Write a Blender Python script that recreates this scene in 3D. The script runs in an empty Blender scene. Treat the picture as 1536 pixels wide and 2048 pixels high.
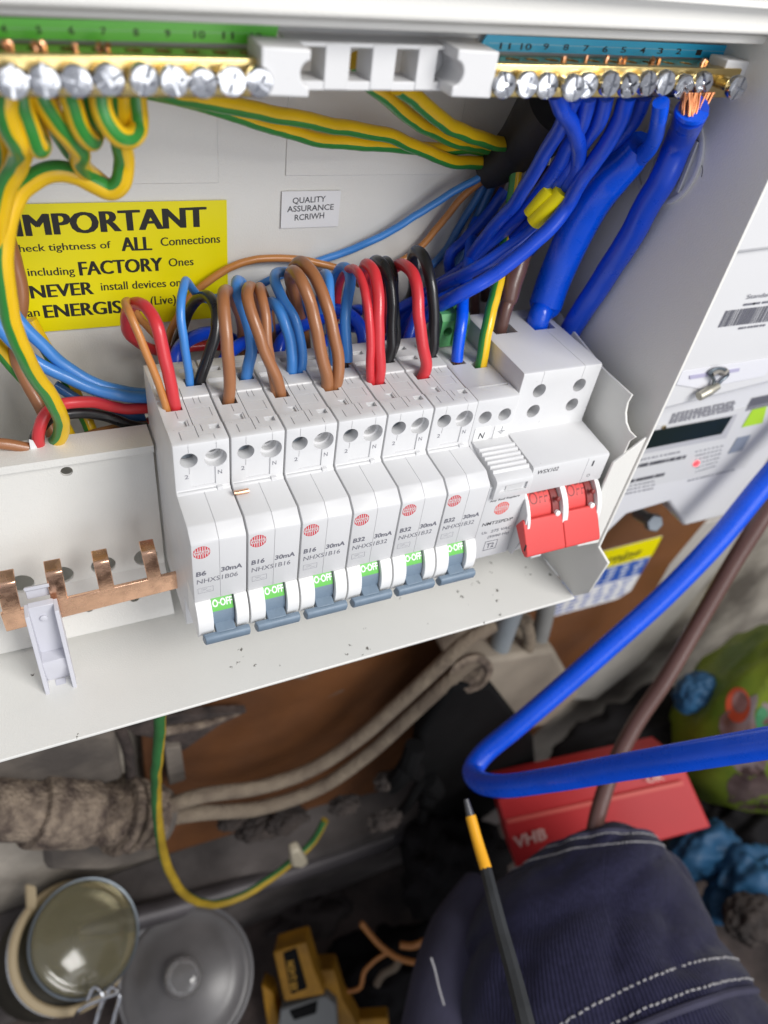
import bpy, bmesh, math, random
from mathutils import Vector, Matrix, Euler, noise as mnoise
random.seed(7)
SC = bpy.context.scene
COL = SC.collection
S = 0.001                      # the script works in millimetres, the scene in metres

# ---------------------------------------------------------------- camera
CAMR = ((0.906443, -0.402012, 0.129414), (-0.183866, -0.651512, -0.73602), (0.380203, 0.643365, -0.664475))
CAMC = Vector((-27.927, -176.047, 136.962))
FPX = 1448.127
R3 = Matrix(CAMR)
cd = bpy.data.cameras.new('camera')
cam = bpy.data.objects.new('camera', cd); COL.objects.link(cam)
SC.camera = cam
cd.sensor_fit = 'VERTICAL'; cd.sensor_height = 36.0; cd.sensor_width = 27.0
cd.lens = 36.0 * FPX / 2048.0
cd.clip_start = 0.01; cd.clip_end = 50
rot = Matrix((R3[0], -R3[1], -R3[2])).transposed().to_4x4()
cam.matrix_world = Matrix.Translation(CAMC * S) @ rot
cd.dof.use_dof = True
cd.dof.focus_distance = 0.245
cd.dof.aperture_fstop = 9.0

# ---------------------------------------------------------------- light
w = bpy.data.worlds.new("World"); SC.world = w; w.use_nodes = True
bg = w.node_tree.nodes['Background']
bg.inputs[0].default_value = (0.88, 0.91, 1.0, 1); bg.inputs[1].default_value = 0.52
SC.view_settings.view_transform = 'Standard'; SC.view_settings.look = 'None'
SC.view_settings.exposure = -0.07; SC.view_settings.gamma = 1.0

def area(name, loc, target, size, power, col):
    l = bpy.data.lights.new(name, 'AREA'); l.shape = 'RECTANGLE'; l.size = size[0]; l.size_y = size[1]
    l.energy = power; l.color = col
    o = bpy.data.objects.new(name, l); COL.objects.link(o)
    o.location = Vector(loc) * S
    o.rotation_euler = (Vector(target) - Vector(loc)).to_track_quat('-Z', 'Y').to_euler()
    return o
area('ceiling_lamp', (430, -700, 620), (60, 0, -10), (0.50, 0.38), 10.0, (1.0, 0.98, 0.95))
area('front_fill', (260, -820, 90), (60, 0, 20), (0.6, 0.5), 2.35, (0.97, 0.98, 1.0))  # fill light added from the front to brighten the fronts; no known window

# ---------------------------------------------------------------- place helpers (mm)
def ray(u, v): return R3.transposed() @ Vector(((u - 768) / FPX, (v - 1024) / FPX, 1))
def onY(u, v, y): d = ray(u, v); return CAMC + d * ((y - CAMC.y) / d.y)
def onZ(u, v, z): d = ray(u, v); return CAMC + d * ((z - CAMC.z) / d.z)
def onX(u, v, x): d = ray(u, v); return CAMC + d * ((x - CAMC.x) / d.x)
def far(u, v, t): return CAMC + ray(u, v) * (t * 1000)   # t: metres from the lens

# ---------------------------------------------------------------- materials
def M(name, col, rough=0.5, metal=0.0, bump=0.0, bscale=400.0, var=0.0, vscale=30.0, col2=None, coat=0.0, spec=0.5, trans=0.0, emit=None, estr=0.0, detail=4.0, rvar=0.0, bdist=0.0005):
    m = bpy.data.materials.new(name); m.use_nodes = True
    nt = m.node_tree; b = nt.nodes['Principled BSDF']
    b.inputs['Base Color'].default_value = (*col, 1); b.inputs['Roughness'].default_value = rough
    b.inputs['Metallic'].default_value = metal; b.inputs['Coat Weight'].default_value = coat
    b.inputs['Specular IOR Level'].default_value = spec
    if trans: b.inputs['Transmission Weight'].default_value = trans
    if emit: b.inputs['Emission Color'].default_value = (*emit, 1); b.inputs['Emission Strength'].default_value = estr
    tc = nt.nodes.new('ShaderNodeTexCoord')
    if var or col2:
        n = nt.nodes.new('ShaderNodeTexNoise'); n.inputs['Scale'].default_value = vscale; n.inputs['Detail'].default_value = detail
        nt.links.new(tc.outputs['Object'], n.inputs['Vector'])
        r = nt.nodes.new('ShaderNodeValToRGB')
        r.color_ramp.elements[0].position = 0.35; r.color_ramp.elements[1].position = 0.65
        c2 = col2 if col2 else tuple(c * (1 - var) for c in col)
        r.color_ramp.elements[0].color = (*c2, 1); r.color_ramp.elements[1].color = (*col, 1)
        nt.links.new(n.outputs['Fac'], r.inputs['Fac']); nt.links.new(r.outputs['Color'], b.inputs['Base Color'])
    if rvar:
        n3 = nt.nodes.new('ShaderNodeTexNoise'); n3.inputs['Scale'].default_value = vscale * 2.3; n3.inputs['Detail'].default_value = 5
        nt.links.new(tc.outputs['Object'], n3.inputs['Vector'])
        mr = nt.nodes.new('ShaderNodeMapRange'); mr.inputs['From Min'].default_value = .3; mr.inputs['From Max'].default_value = .7
        mr.inputs['To Min'].default_value = max(0.02, rough - rvar); mr.inputs['To Max'].default_value = rough + rvar
        nt.links.new(n3.outputs['Fac'], mr.inputs['Value']); nt.links.new(mr.outputs['Result'], b.inputs['Roughness'])
    if bump:
        n2 = nt.nodes.new('ShaderNodeTexNoise'); n2.inputs['Scale'].default_value = bscale; n2.inputs['Detail'].default_value = 3
        nt.links.new(tc.outputs['Object'], n2.inputs['Vector'])
        bp = nt.nodes.new('ShaderNodeBump'); bp.inputs['Strength'].default_value = bump; bp.inputs['Distance'].default_value = bdist
        nt.links.new(n2.outputs['Fac'], bp.inputs['Height']); nt.links.new(bp.outputs['Normal'], b.inputs['Normal'])
    return m

def specks(m, col, scale, thresh, big=8.0):
    """scattered dirt specks mixed over the base colour"""
    nt = m.node_tree; b = nt.nodes['Principled BSDF']
    tc = nt.nodes.new('ShaderNodeTexCoord')
    v = nt.nodes.new('ShaderNodeTexVoronoi'); v.inputs['Scale'].default_value = scale
    dn = nt.nodes.new('ShaderNodeTexNoise'); dn.inputs['Scale'].default_value = scale * 3.1; dn.inputs['Detail'].default_value = 2
    nt.links.new(tc.outputs['Object'], dn.inputs['Vector'])
    va = nt.nodes.new('ShaderNodeVectorMath'); va.operation = 'MULTIPLY_ADD'
    va.inputs[1].default_value = (1.1 / scale,) * 3; nt.links.new(dn.outputs['Color'], va.inputs[0]); nt.links.new(tc.outputs['Object'], va.inputs[2])
    nt.links.new(va.outputs[0], v.inputs['Vector'])
    n = nt.nodes.new('ShaderNodeTexNoise'); n.inputs['Scale'].default_value = big
    nt.links.new(tc.outputs['Object'], n.inputs['Vector'])
    wn = nt.nodes.new('ShaderNodeSeparateColor'); nt.links.new(v.outputs['Color'], wn.inputs['Color'])
    mu = nt.nodes.new('ShaderNodeMath'); mu.operation = 'MULTIPLY'
    nt.links.new(wn.outputs['Red'], mu.inputs[0]); nt.links.new(n.outputs['Fac'], mu.inputs[1])
    mm = nt.nodes.new('ShaderNodeMath'); mm.operation = 'MULTIPLY'; mm.inputs[1].default_value = thresh
    nt.links.new(mu.outputs[0], mm.inputs[0])
    lt = nt.nodes.new('ShaderNodeMath'); lt.operation = 'LESS_THAN'
    nt.links.new(v.outputs['Distance'], lt.inputs[0]); nt.links.new(mm.outputs[0], lt.inputs[1])
    gt = nt.nodes.new('ShaderNodeMath'); gt.operation = 'GREATER_THAN'; gt.inputs[1].default_value = 0.49
    nt.links.new(mu.outputs[0], gt.inputs[0])
    an = nt.nodes.new('ShaderNodeMath'); an.operation = 'MULTIPLY'
    nt.links.new(lt.outputs[0], an.inputs[0]); nt.links.new(gt.outputs[0], an.inputs[1])
    mx = nt.nodes.new('ShaderNodeMix'); mx.data_type = 'RGBA'
    inp = b.inputs['Base Color']
    if inp.links: nt.links.new(inp.links[0].from_socket, mx.inputs['A'])
    else: mx.inputs['A'].default_value = inp.default_value
    mx.inputs['B'].default_value = (*col, 1)
    nt.links.new(an.outputs[0], mx.inputs['Factor']); nt.links.new(mx.outputs['Result'], inp)
    return m

white_steel = M('white_powder_coat', (0.77, 0.76, 0.72), 0.42, bump=0.25, bscale=1800, var=0.03, vscale=14, rvar=0.06)
steel_floor = specks(M('white_powder_coat_dusty', (0.78, 0.775, 0.74), 0.42, bump=0.22, bscale=1800, var=0.04, vscale=16, rvar=0.06), (0.10, 0.09, 0.07), 330, 0.42, 22)
plastic = specks(M('light_grey_plastic', (0.665, 0.665, 0.67), 0.38, bump=0.06, bscale=2500, var=0.025, vscale=60, rvar=0.05), (0.4, 0.39, 0.37), 420, 0.16, 60)
plastic2 = M('grey_terminal_plastic', (0.62, 0.62, 0.62), 0.45, bump=0.06, bscale=2000, var=0.03, vscale=60)
clip_pl = M('lilac_grey_plastic', (0.60, 0.60, 0.65), 0.4, bump=0.05, bscale=2000)
white_pl = M('white_plastic', (0.83, 0.83, 0.82), 0.35)
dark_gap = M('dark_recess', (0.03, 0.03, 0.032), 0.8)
dark_metal = M('dark_zinc_clamp', (0.20, 0.23, 0.26), 0.35, 0.9)
screw_m = M('zinc_screw', (0.72, 0.74, 0.76), 0.22, 1.0, bump=0.15, bscale=900, var=0.2, vscale=500)
chrome = M('nickel_plated_steel', (0.74, 0.75, 0.78), 0.17, 1.0, bump=0.16, bscale=500, var=0.3, vscale=300)
brass = M('brass', (0.78, 0.60, 0.26), 0.26, 1.0, bump=0.1, bscale=500, var=0.15, vscale=150)
copper = M('copper', (0.90, 0.56, 0.38), 0.24, 1.0, bump=0.10, bscale=700, var=0.25, vscale=120, rvar=0.1, detail=6)
copper_w = M('copper_wire', (0.80, 0.42, 0.24), 0.32, 1.0)
lever = M('slate_blue_lever', (0.19, 0.255, 0.33), 0.42, bump=0.12, bscale=1200, var=0.12, vscale=200)
green_pr = M('green_print', (0.13, 0.50, 0.08), 0.45)
grey_ink = M('grey_ink', (0.15, 0.15, 0.18), 0.6)
lt_ink = M('pale_grey_ink', (0.30, 0.30, 0.33), 0.6)
dark_ink = M('dark_grey_ink', (0.07, 0.07, 0.08), 0.6)
black_ink = M('black_ink', (0.015, 0.014, 0.012), 0.6)
red_ink = M('red_ink', (0.62, 0.03, 0.045), 0.5)
red_ink2 = M('coral_red_ink', (0.80, 0.09, 0.07), 0.5)
white_ink = M('white_ink', (0.85, 0.88, 0.85), 0.5)
red_pl = M('red_plastic', (0.66, 0.062, 0.058), 0.45, bump=0.05, bscale=1500, var=0.05, vscale=40)
red_dk = M('dark_red_plastic', (0.22, 0.03, 0.028), 0.5)
yellow_lab = M('yellow_label', (0.86, 0.76, 0.0), 0.38, var=0.04, vscale=20)
white_lab = M('white_label', (0.80, 0.80, 0.81), 0.45)
green_lab = M('green_label', (0.13, 0.66, 0.05), 0.35)
blue_lab = M('blue_label', (0.02, 0.42, 0.74), 0.35)
green_conn = M('green_connector_plastic', (0.09, 0.33, 0.12), 0.4)

def cab(name, col, rough=0.36, var=0.08):
    return M(name, col, rough, bump=0.02, bscale=300, var=var, vscale=90, rvar=0.08, coat=0.15)
c_brown = cab('brown_pvc', (0.33, 0.135, 0.055)); c_orange = cab('tan_pvc', (0.52, 0.21, 0.055))
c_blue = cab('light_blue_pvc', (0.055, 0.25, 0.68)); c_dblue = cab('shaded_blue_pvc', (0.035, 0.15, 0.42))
c_royal = cab('royal_blue_pvc', (0.004, 0.060, 0.58), 0.33)
c_tail = cab('bright_blue_pvc', (0.0, 0.085, 0.74), 0.3)
c_red = cab('red_pvc', (0.62, 0.035, 0.045)); c_black = cab('black_pvc', (0.012, 0.012, 0.014), 0.33)
c_green = cab('green_pvc', (0.035, 0.25, 0.04)); c_yellow = cab('yellow_pvc', (0.80, 0.50, 0.008))
c_dbrown = cab('dark_brown_pvc', (0.115, 0.055, 0.045))
c_sheath = M('dusty_grey_sheath', (0.225, 0.18, 0.13), 0.95, bump=0.9, bscale=260, col2=(0.15, 0.115, 0.085), vscale=60, detail=8, bdist=0.002)

# ---------------------------------------------------------------- mesh helpers
class MB:
    def __init__(s): s.v = []; s.f = []; s.mi = []
    def add(s, vs, fs, mi=0):
        n = len(s.v); s.v += [Vector(p) for p in vs]
        for f in fs: s.f.append([i + n for i in f]); s.mi.append(mi)
        return s
    def box(s, a, b, mi=0):
        x0, y0, z0 = a; x1, y1, z1 = b
        vs = [(x, y, z) for z in (z0, z1) for y in (y0, y1) for x in (x0, x1)]
        return s.add(vs, [(0, 2, 3, 1), (4, 5, 7, 6), (0, 1, 5, 4), (2, 6, 7, 3), (0, 4, 6, 2), (1, 3, 7, 5)], mi)
    def obox(s, c, ax, ay, az, mi=0):
        """box from centre and three half-axis vectors"""
        c = Vector(c); ax = Vector(ax); ay = Vector(ay); az = Vector(az)
        vs = [c + ax * i + ay * j + az * k for k in (-1, 1) for j in (-1, 1) for i in (-1, 1)]
        return s.add(vs, [(0, 2, 3, 1), (4, 5, 7, 6), (0, 1, 5, 4), (2, 6, 7, 3), (0, 4, 6, 2), (1, 3, 7, 5)], mi)
    def prism(s, poly, d, mi=0):
        """poly: list of 3-D points (a face), extruded by vector d"""
        n = len(poly); d = Vector(d); P = [Vector(p) for p in poly]
        vs = P + [p + d for p in P]
        fs = [list(range(n))[::-1], list(range(n, 2 * n))] + [(i, (i + 1) % n, (i + 1) % n + n, i + n) for i in range(n)]
        return s.add(vs, fs, mi)
    def profx(s, prof, x0, x1, mi=0):
        """profile of (y,z) extruded along x"""
        return s.prism([(x0, y, z) for y, z in prof], (x1 - x0, 0, 0), mi)
    def cyl(s, a, b, r0, r1=None, n=24, mi=0, caps=True):
        a = Vector(a); b = Vector(b); r1 = r0 if r1 is None else r1
        t = (b - a).normalized(); u = t.orthogonal().normalized(); w_ = t.cross(u)
        vs = []
        for c, r in ((a, r0), (b, r1)):
            for i in range(n):
                an = 2 * math.pi * i / n; vs.append(c + (u * math.cos(an) + w_ * math.sin(an)) * r)
        fs = [(i, (i + 1) % n, (i + 1) % n + n, i + n) for i in range(n)]
        if caps: fs += [list(range(n))[::-1], list(range(n, 2 * n))]
        return s.add(vs, fs, mi)
    def lathe(s, a, axis, prof, n=32, mi=0, sx=1.0):
        """prof: list of (r, h) along axis from a"""
        a = Vector(a); t = Vector(axis).normalized(); u = t.orthogonal().normalized(); w_ = t.cross(u)
        vs = []
        for r, h in prof:
            for i in range(n):
                an = 2 * math.pi * i / n; vs.append(a + t * h + (u * math.cos(an) + w_ * math.sin(an)) * max(r, 0.001))
        fs = []
        for k in range(len(prof) - 1):
            for i in range(n): fs.append((k * n + i, k * n + (i + 1) % n, (k + 1) * n + (i + 1) % n, (k + 1) * n + i))
        fs += [list(range(n))[::-1], list(range((len(prof) - 1) * n, len(prof) * n))]
        return s.add(vs, fs, mi)

def mesh_of(mb, name, mats, smooth=35, origin=(0, 0, 0), flip=True):
    me = bpy.data.meshes.new(name); o = Vector(origin)
    me.from_pydata([(p - o) * S for p in mb.v], [], mb.f)
    for m in (mats if isinstance(mats, (list, tuple)) else [mats]): me.materials.append(m)
    for p, i in zip(me.polygons, mb.mi): p.material_index = i
    if flip:
        bm = bmesh.new(); bm.from_mesh(me); bmesh.ops.recalc_face_normals(bm, faces=bm.faces); bm.to_mesh(me); bm.free()
    if smooth:
        for p in me.polygons: p.use_smooth = True
        me.set_sharp_from_angle(angle=math.radians(smooth))
    return me

def link(name, me, parent=None, loc=(0, 0, 0)):
    o = bpy.data.objects.new(name, me); COL.objects.link(o)
    if parent: o.parent = parent
    o.location = Vector(loc) * S
    return o

def tag(o, label=None, cat=None, group=None, kind=None):
    if label: o['label'] = label
    if cat: o['category'] = cat
    if group: o['group'] = group
    if kind: o['kind'] = kind
    return o

def thing(name, label, cat, loc=(0, 0, 0), group=None):
    o = bpy.data.objects.new(name, None); COL.objects.link(o); o.location = Vector(loc) * S
    o.empty_display_size = 0.01
    o['_o'] = [loc[0], loc[1], loc[2]]
    return tag(o, label, cat, group)

def org(par): return Vector(par['_o']) if par is not None and '_o' in par.keys() else Vector((0, 0, 0))

def part(name, mb, mats, parent=None, smooth=35, bevel=0, seg=2, label=None, kind=None, top=None):
    """one mesh object, vertices given in world mm, stored relative to its thing's base"""
    base = org(top if top is not None else parent)
    me = mesh_of(mb, name, mats, smooth, base)
    o = link(name, me, parent)
    if bevel:
        bv = o.modifiers.new('edge', 'BEVEL'); bv.width = bevel * S; bv.segments = seg; bv.limit_method = 'ANGLE'; bv.angle_limit = math.radians(40)
        bv.harden_normals = False
    if label: o['label'] = label
    if kind: o['kind'] = kind
    return o

def bake(o, cutter_mb=None, self_int=True):
    """apply modifiers (and an optional boolean cut) without operators"""
    cut = None
    if cutter_mb:
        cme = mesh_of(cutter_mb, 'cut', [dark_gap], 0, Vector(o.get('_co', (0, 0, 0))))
        cut = bpy.data.objects.new('cut', cme); COL.objects.link(cut); cut.parent = o.parent
        b = o.modifiers.new('cut', 'BOOLEAN'); b.operation = 'DIFFERENCE'; b.object = cut; b.solver = 'EXACT'; b.use_self = self_int
    bpy.context.view_layer.update()
    dg = bpy.context.evaluated_depsgraph_get()
    ev = o.evaluated_get(dg); me = bpy.data.meshes.new_from_object(ev, depsgraph=dg)
    o.modifiers.clear(); o.data = me
    for p in me.polygons: p.use_smooth = True
    me.set_sharp_from_angle(angle=math.radians(32))
    if cut: bpy.data.objects.remove(cut)
    return o

def spline(pts, n=8):
    P = [Vector(p) for p in pts]
    if len(P) == 2: return P
    out = []
    for i in range(len(P) - 1):
        p0 = P[i - 1] if i else P[0] * 2 - P[1]; p1 = P[i]; p2 = P[i + 1]; p3 = P[i + 2] if i + 2 < len(P) else P[-1] * 2 - P[-2]
        # centripetal Catmull-Rom
        t0 = 0; t1 = t0 + max((p1 - p0).length, .01) ** .5; t2 = t1 + max((p2 - p1).length, .01) ** .5; t3 = t2 + max((p3 - p2).length, .01) ** .5
        for k in range(n):
            t = t1 + (t2 - t1) * k / n
            a1 = p0 * ((t1 - t) / (t1 - t0)) + p1 * ((t - t0) / (t1 - t0)); a2 = p1 * ((t2 - t) / (t2 - t1)) + p2 * ((t - t1) / (t2 - t1)); a3 = p2 * ((t3 - t) / (t3 - t2)) + p3 * ((t - t2) / (t3 - t2))
            b1 = a1 * ((t2 - t) / (t2 - t0)) + a2 * ((t - t0) / (t2 - t0)); b2 = a2 * ((t3 - t) / (t3 - t1)) + a3 * ((t - t1) / (t3 - t1))
            out.append(b1 * ((t2 - t) / (t2 - t1)) + b2 * ((t - t1) / (t2 - t1)))
    out.append(P[-1]); return out

EYE = Vector((-28, -176, 137))      # the open front of the cupboard
def tube(mb, pts, r, n=14, mi=0, stripe=None, twist=0.0, raw=False, phase=0.0):
    """stripe = fraction of the circumference in material 1 (two bands)"""
    C = pts if raw else spline(pts)
    N = len(C); rs = r if isinstance(r, (list, tuple)) else None
    def rad(i):
        if not rs: return r
        t = i / (N - 1) * (len(rs) - 1); k = min(int(t), len(rs) - 2); return rs[k] * (1 - (t - k)) + rs[k + 1] * (t - k)
    T = [(C[min(i + 1, N - 1)] - C[max(i - 1, 0)]).normalized() for i in range(N)]
    u = (CAMC - C[0]); u = (u - T[0] * u.dot(T[0])).normalized() if stripe else T[0].orthogonal().normalized()
    vs = []; L = 0
    if stripe: phase = phase - math.pi * stripe
    for i in range(N):
        if i: L += (C[i] - C[i - 1]).length
        if stripe:      # the cable is laid so that its stripe keeps to one side
            nu = (EYE - C[i]); nu = (nu - T[i] * nu.dot(T[i])).normalized(); u = (u * .5 + nu * .5)
        u = (u - T[i] * u.dot(T[i])).normalized(); w_ = T[i].cross(u)
        for k in range(n):
            a = 2 * math.pi * k / n + twist * L + phase
            vs.append(C[i] + (u * math.cos(a) + w_ * math.sin(a)) * rad(i))
    base = len(mb.v); mb.v += vs
    for i in range(N - 1):
        for k in range(n):
            mb.f.append([base + i * n + k, base + i * n + (k + 1) % n, base + (i + 1) * n + (k + 1) % n, base + (i + 1) * n + k])
            m_ = mi
            if stripe: m_ = 1 if (k / n) < stripe else 0
            mb.mi.append(m_)
    mb.f.append([base + k for k in range(n)][::-1]); mb.mi.append(mi)
    mb.f.append([base + (N - 1) * n + k for k in range(n)]); mb.mi.append(mi)
    return mb

def wire(name, label, mat, r, pts, strip=0, group=None, phase=0.7, band=.12, twist=0.0, n=14, cat='wire', dull=False):
    """pts: (u, v, y) sight line met with the depth plane y, or 3-D Vectors. strip = bare copper length at the start"""
    def inside(u, v, y):
        p = onY(u, v, y); rr = max(r) if isinstance(r, (list, tuple)) else r
        return onX(u, v, 171.4 - rr) if p.x + rr > 171.4 and -20 < y < 80 and v < 760 else p
    P = [p if isinstance(p, Vector) else inside(*p) for p in pts]
    mb = MB()
    gy = mat == 'gy'
    YG = [c_yellow, c_green]
    if dull: YG = [M('dusty_yellow_pvc', (.46, .30, .02), .6, var=.4, vscale=40), M('dusty_green_pvc', (.035, .17, .045), .6, var=.35, vscale=40)]
    bent = len(P) > 4 and (r if not isinstance(r, (list, tuple)) else max(r)) < 5
    if bent and (r if not isinstance(r, (list, tuple)) else max(r)) < 5:      # hand-bent unevenness along the run
        C = spline(P); N_ = len(C); sd = (len(label) * 7.13) % 50
        for i in range(N_):
            q_ = C[i] * .075 + Vector((sd, 0, 0)); e_ = min(1, i / 6, (N_ - 1 - i) / 6)
            C[i] = C[i] + mnoise.noise_vector(q_) * .55 * e_ + mnoise.noise_vector(q_ * 2.7) * .16 * e_
        P = C
    if gy: tube(mb, P, r, 18, raw=bent, stripe=band, twist=twist, phase=phase); mats = YG
    else: tube(mb, P, r, n, raw=bent); mats = [mat]
    if strip:
        o = thing(name, label, cat, tuple(P[0]), group)
        part('insulation', mb, mats, o, smooth=60)
        d = (P[0] - P[1]).normalized()
        part('bare_conductor', MB().cyl(P[0], P[0] + d * strip, r * 0.55, n=10), copper_w, o)
        return o
    o = part(name, mb, mats, None, smooth=60)
    # keep the object's origin on the wire
    return tag(o, label, cat, group)

_tc = {}
def text(name, s, p, ex, ez, w_, h, mat, parent, off=0.0, top=None, slant=0.0, nrm=(0, -1, 0), mapf=None, thick=0.04):
    """lettering laid on a surface: p baseline-left, ex/ez unit vectors of reading and up, w_ x h its size in mm"""
    key = (s, off)
    if key not in _tc:
        c = bpy.data.curves.new('lettering', 'FONT'); c.body = s; c.size = 1; c.offset = off; c.resolution_u = 3
        t = bpy.data.objects.new('lettering', c); COL.objects.link(t)
        bpy.context.view_layer.update()
        me = bpy.data.meshes.new_from_object(t.evaluated_get(bpy.context.evaluated_depsgraph_get()))
        bpy.data.objects.remove(t)
        _tc[key] = ([v.co.copy() for v in me.vertices], [list(q.vertices) for q in me.polygons]); bpy.data.meshes.remove(me)
    V, F = _tc[key]
    x0 = min(v.x for v in V); x1 = max(v.x for v in V)
    desc = any(ch in s for ch in 'gpqyjQ,()/'); cap = 0.729 if any(ch.isupper() or ch.isdigit() or ch in 'bdfhklt' for ch in s) else 0.56
    p = Vector(p); ex = Vector(ex).normalized(); ez = Vector(ez).normalized(); nn = Vector(nrm).normalized()
    mb = MB(); vs = []
    for v in V:
        a = (v.x - x0) / (x1 - x0) * w_; b = v.y / cap * h
        q = p + ex * (a + slant * b) + ez * b + nn * thick
        vs.append(mapf(q) if mapf else q)
    mb.add(vs, F)
    return part(name, mb, mat, parent, smooth=0, top=top)

def text_px(s, a, b, t, y, mat, parent, off=0.0, thick=0.12, name='printed_text'):
    """text on the plane y: a baseline left, b baseline right, t top of a capital at left"""
    A = onY(*a, y); B = onY(*b, y); T = onY(*t, y)
    return text(name, s, A, (1, 0, (B.z - A.z) / (B.x - A.x)), (0, 0, 1), B.x - A.x, T.z - A.z, mat, parent, off, thick=thick)

# ================================================================ ENCLOSURE
enc = thing('distribution_board_enclosure', 'open white steel distribution board enclosure with its cover removed', 'electrical enclosure', (10, 80, -103))
YB = 80.0; XW = 172.0; ZF = -103.0
part('back_plate', MB().box((-230, YB, ZF), (XW, YB + 1.5, 118)), white_steel, enc)
part('knockout_panel', MB().box((-230, YB - 0.6, 47.8), (35.7, YB - 0.02, 118)), white_steel, enc, bevel=0.25)
part('knockout_panel', MB().box((59.5, YB - 0.6, 50.0), (127, YB - 0.02, 118)), white_steel, enc, bevel=0.25)
part('side_wall', MB().prism([(XW, -22, 122), (XW, YB, 122), (XW, YB, ZF), (XW, -21, ZF), (XW, -27.5, -94), (XW, -30, -72), (XW, -22, -70)], (1.3, 0, 0)), white_steel, enc, bevel=0.3)
part('floor_plate', MB().box((-230, -22, ZF - 1.4), (XW, YB, ZF)), steel_floor, enc, bevel=0.35)
# front return of the lid edge at the top, in two rolled steps
def band(t, b, y, th):
    """t, b: ((u,v),(u,v)) upper and lower edge sighted on the plane y"""
    q = [onY(*t[0], y), onY(*t[1], y), onY(*b[1], y), onY(*b[0], y)]
    return MB().prism(q, (0, th, 0))
part('top_rim', band(((-120, -40), (1700, -10)), ((-120, 9), (1700, 78)), -6, 30), white_steel, enc, bevel=1.2, seg=3)
part('top_rim_step', band(((-120, 8), (1700, 77)), ((-120, 27), (1700, 97)), -1, 8), white_steel, enc, bevel=0.8, seg=3)
part('top_plate', MB().prism([(-230, -10, 112.0), (XW, -10, 121.5), (XW, YB, 121.5), (-230, YB, 112)], (0, 0, 1.4)), white_steel, enc)
# rail bracket: upright face with round holes, lip on top, foot folded forward
rb = thing('rb', 'x', 'x')
o = part('rail_bracket', MB().profx([(33.2, -23.6), (46, -23.6), (46, -25), (37.2, -25), (37.2, -86), (23.2, -102.6), (22, -101.6), (36, -85.6), (36, -26.6), (33.2, -26.6)], -230, -0.6), white_steel, enc)
cut = MB()
cut.cyl((-29.6, 30, -31.5), (-29.6, 42, -31.5), 2.0)
for u, v in ((42, 1168), (122, 1151), (207, 1131), (292, 1114)):
    q = onY(u, v, 36); cut.cyl((q.x, 30, q.z), (q.x, 42, q.z), 4.6)
for u, v in ((97, 1275), (186, 1253), (274, 1232)):
    c = onY(u, v, 29.4); c.z = -94.0; n_ = Vector((0, -0.787, 0.617)); cut.cyl(c - n_ * 3, c + n_ * 3, 2.3)
bpy.data.objects.remove(rb)
o['_co'] = (10, 80, -103); bake(o, cut, False); del o['_co']
sc_ = part('bracket_screw', MB().lathe(onY(362, 1213, 31), (0, -0.76, 0.64), [(3.2, -2), (3.2, 0.6), (2.2, 1.2), (0.3, 1.3)], 24), white_steel, enc)
part('din_rail', MB().profx([(46.6, -24), (53, -24), (53, -86), (46.6, -86)], 0, 164), chrome, enc)
# end cheek and its front flange, right of the main switch
ck = [(-12.6, 2.9)] + [tuple(onX(u, v, 165)[1:]) for u, v in ((1256, 805), (1252, 825), (1253, 845), (1260, 862), (1272, 874))] + [(-20, -13), (-20, -64), (0, -82), (40, -84), (44, 10), (5, 3.2)]
part('end_cheek', MB().profx(ck, 164.6, 165.6), white_steel, enc, bevel=0.2)
part('cheek_flange', MB().prism([(160.9, -20.5, -22.5), (171.9, -21.2, -11.5), (171.9, -21.2, -68), (160.9, -20.5, -68)], (0, 1.1, 0)), white_steel, enc, bevel=0.3)
# round cable entry in the side wall
ey, ez_ = 18.5, 76.0
g = part('cable_entry', MB().lathe((XW - 0.05, ey, ez_), (-1, 0, 0), [(15, 0), (15, .9), (14.2, 1.2), (13.4, 1.0), (13.2, .3), (12, .2)], 48), plastic, enc)
for k in range(5):
    yy = ey - 11 + k * 5.2; hh = math.sqrt(13.2 ** 2 - (yy + .6 - ey) ** 2) - .4
    part('entry_rib', MB().box((XW - 1.6, yy, ez_ - hh), (XW - .1, yy + 1.3, ez_ + hh)), plastic, g, top=enc)
# scratch on the wall
part('scratch', tube(MB(), [onX(1404, 312, XW - .05), onX(1403, 325, XW - .05), onX(1405, 340, XW - .05), onX(1403, 354, XW - .05)], .12, 6), dark_ink, enc)

# ---- carrier for the two terminal bars
car = thing('terminal_bar_carrier', 'grey slotted plastic carrier across the top between the earth and neutral bars', 'carrier', (40, 20, 98))
def zsl(x): return 0.030 * (x - 40)
def sheared(mb):
    for i, v in enumerate(mb.v): mb.v[i] = Vector((v.x, v.y, v.z + zsl(v.x)))
    return mb
def slabs(xs, y0, y1, z0, z1):
    mb = MB()
    for a, b in xs: mb.box((a, y0, z0), (b, y1, z1))
    return sheared(mb)
part('back_strip', slabs([(-80, 27)], 14.2, 16, 95, 112.5), plastic2, car, bevel=0.3)
part('back_strip', slabs([(88, 200)], 14.2, 16, 95, 112.5), plastic2, car, bevel=0.3)
part('upper_strip', slabs([(27, 88)], 14.2, 16, 104.3, 112.5), plastic2, car, bevel=.3)
bars = MB()
xs = [(42.4, 48.6), (54.2, 60.4), (66.3, 71.5)]
for a, b in xs: bars.box((a, 4.6, 94.8), (b, 14, 104.2))
bars.box((34, 4.8, 94.6), (86, 14.1, 96.6)); bars.box((34, 4.8, 103.4), (86, 14.1, 104.4)); bars.box((71.6, 9, 94.9), (86, 14.1, 104.1))
part('slotted_bridge', sheared(bars), plastic, car, bevel=0.25)

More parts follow.
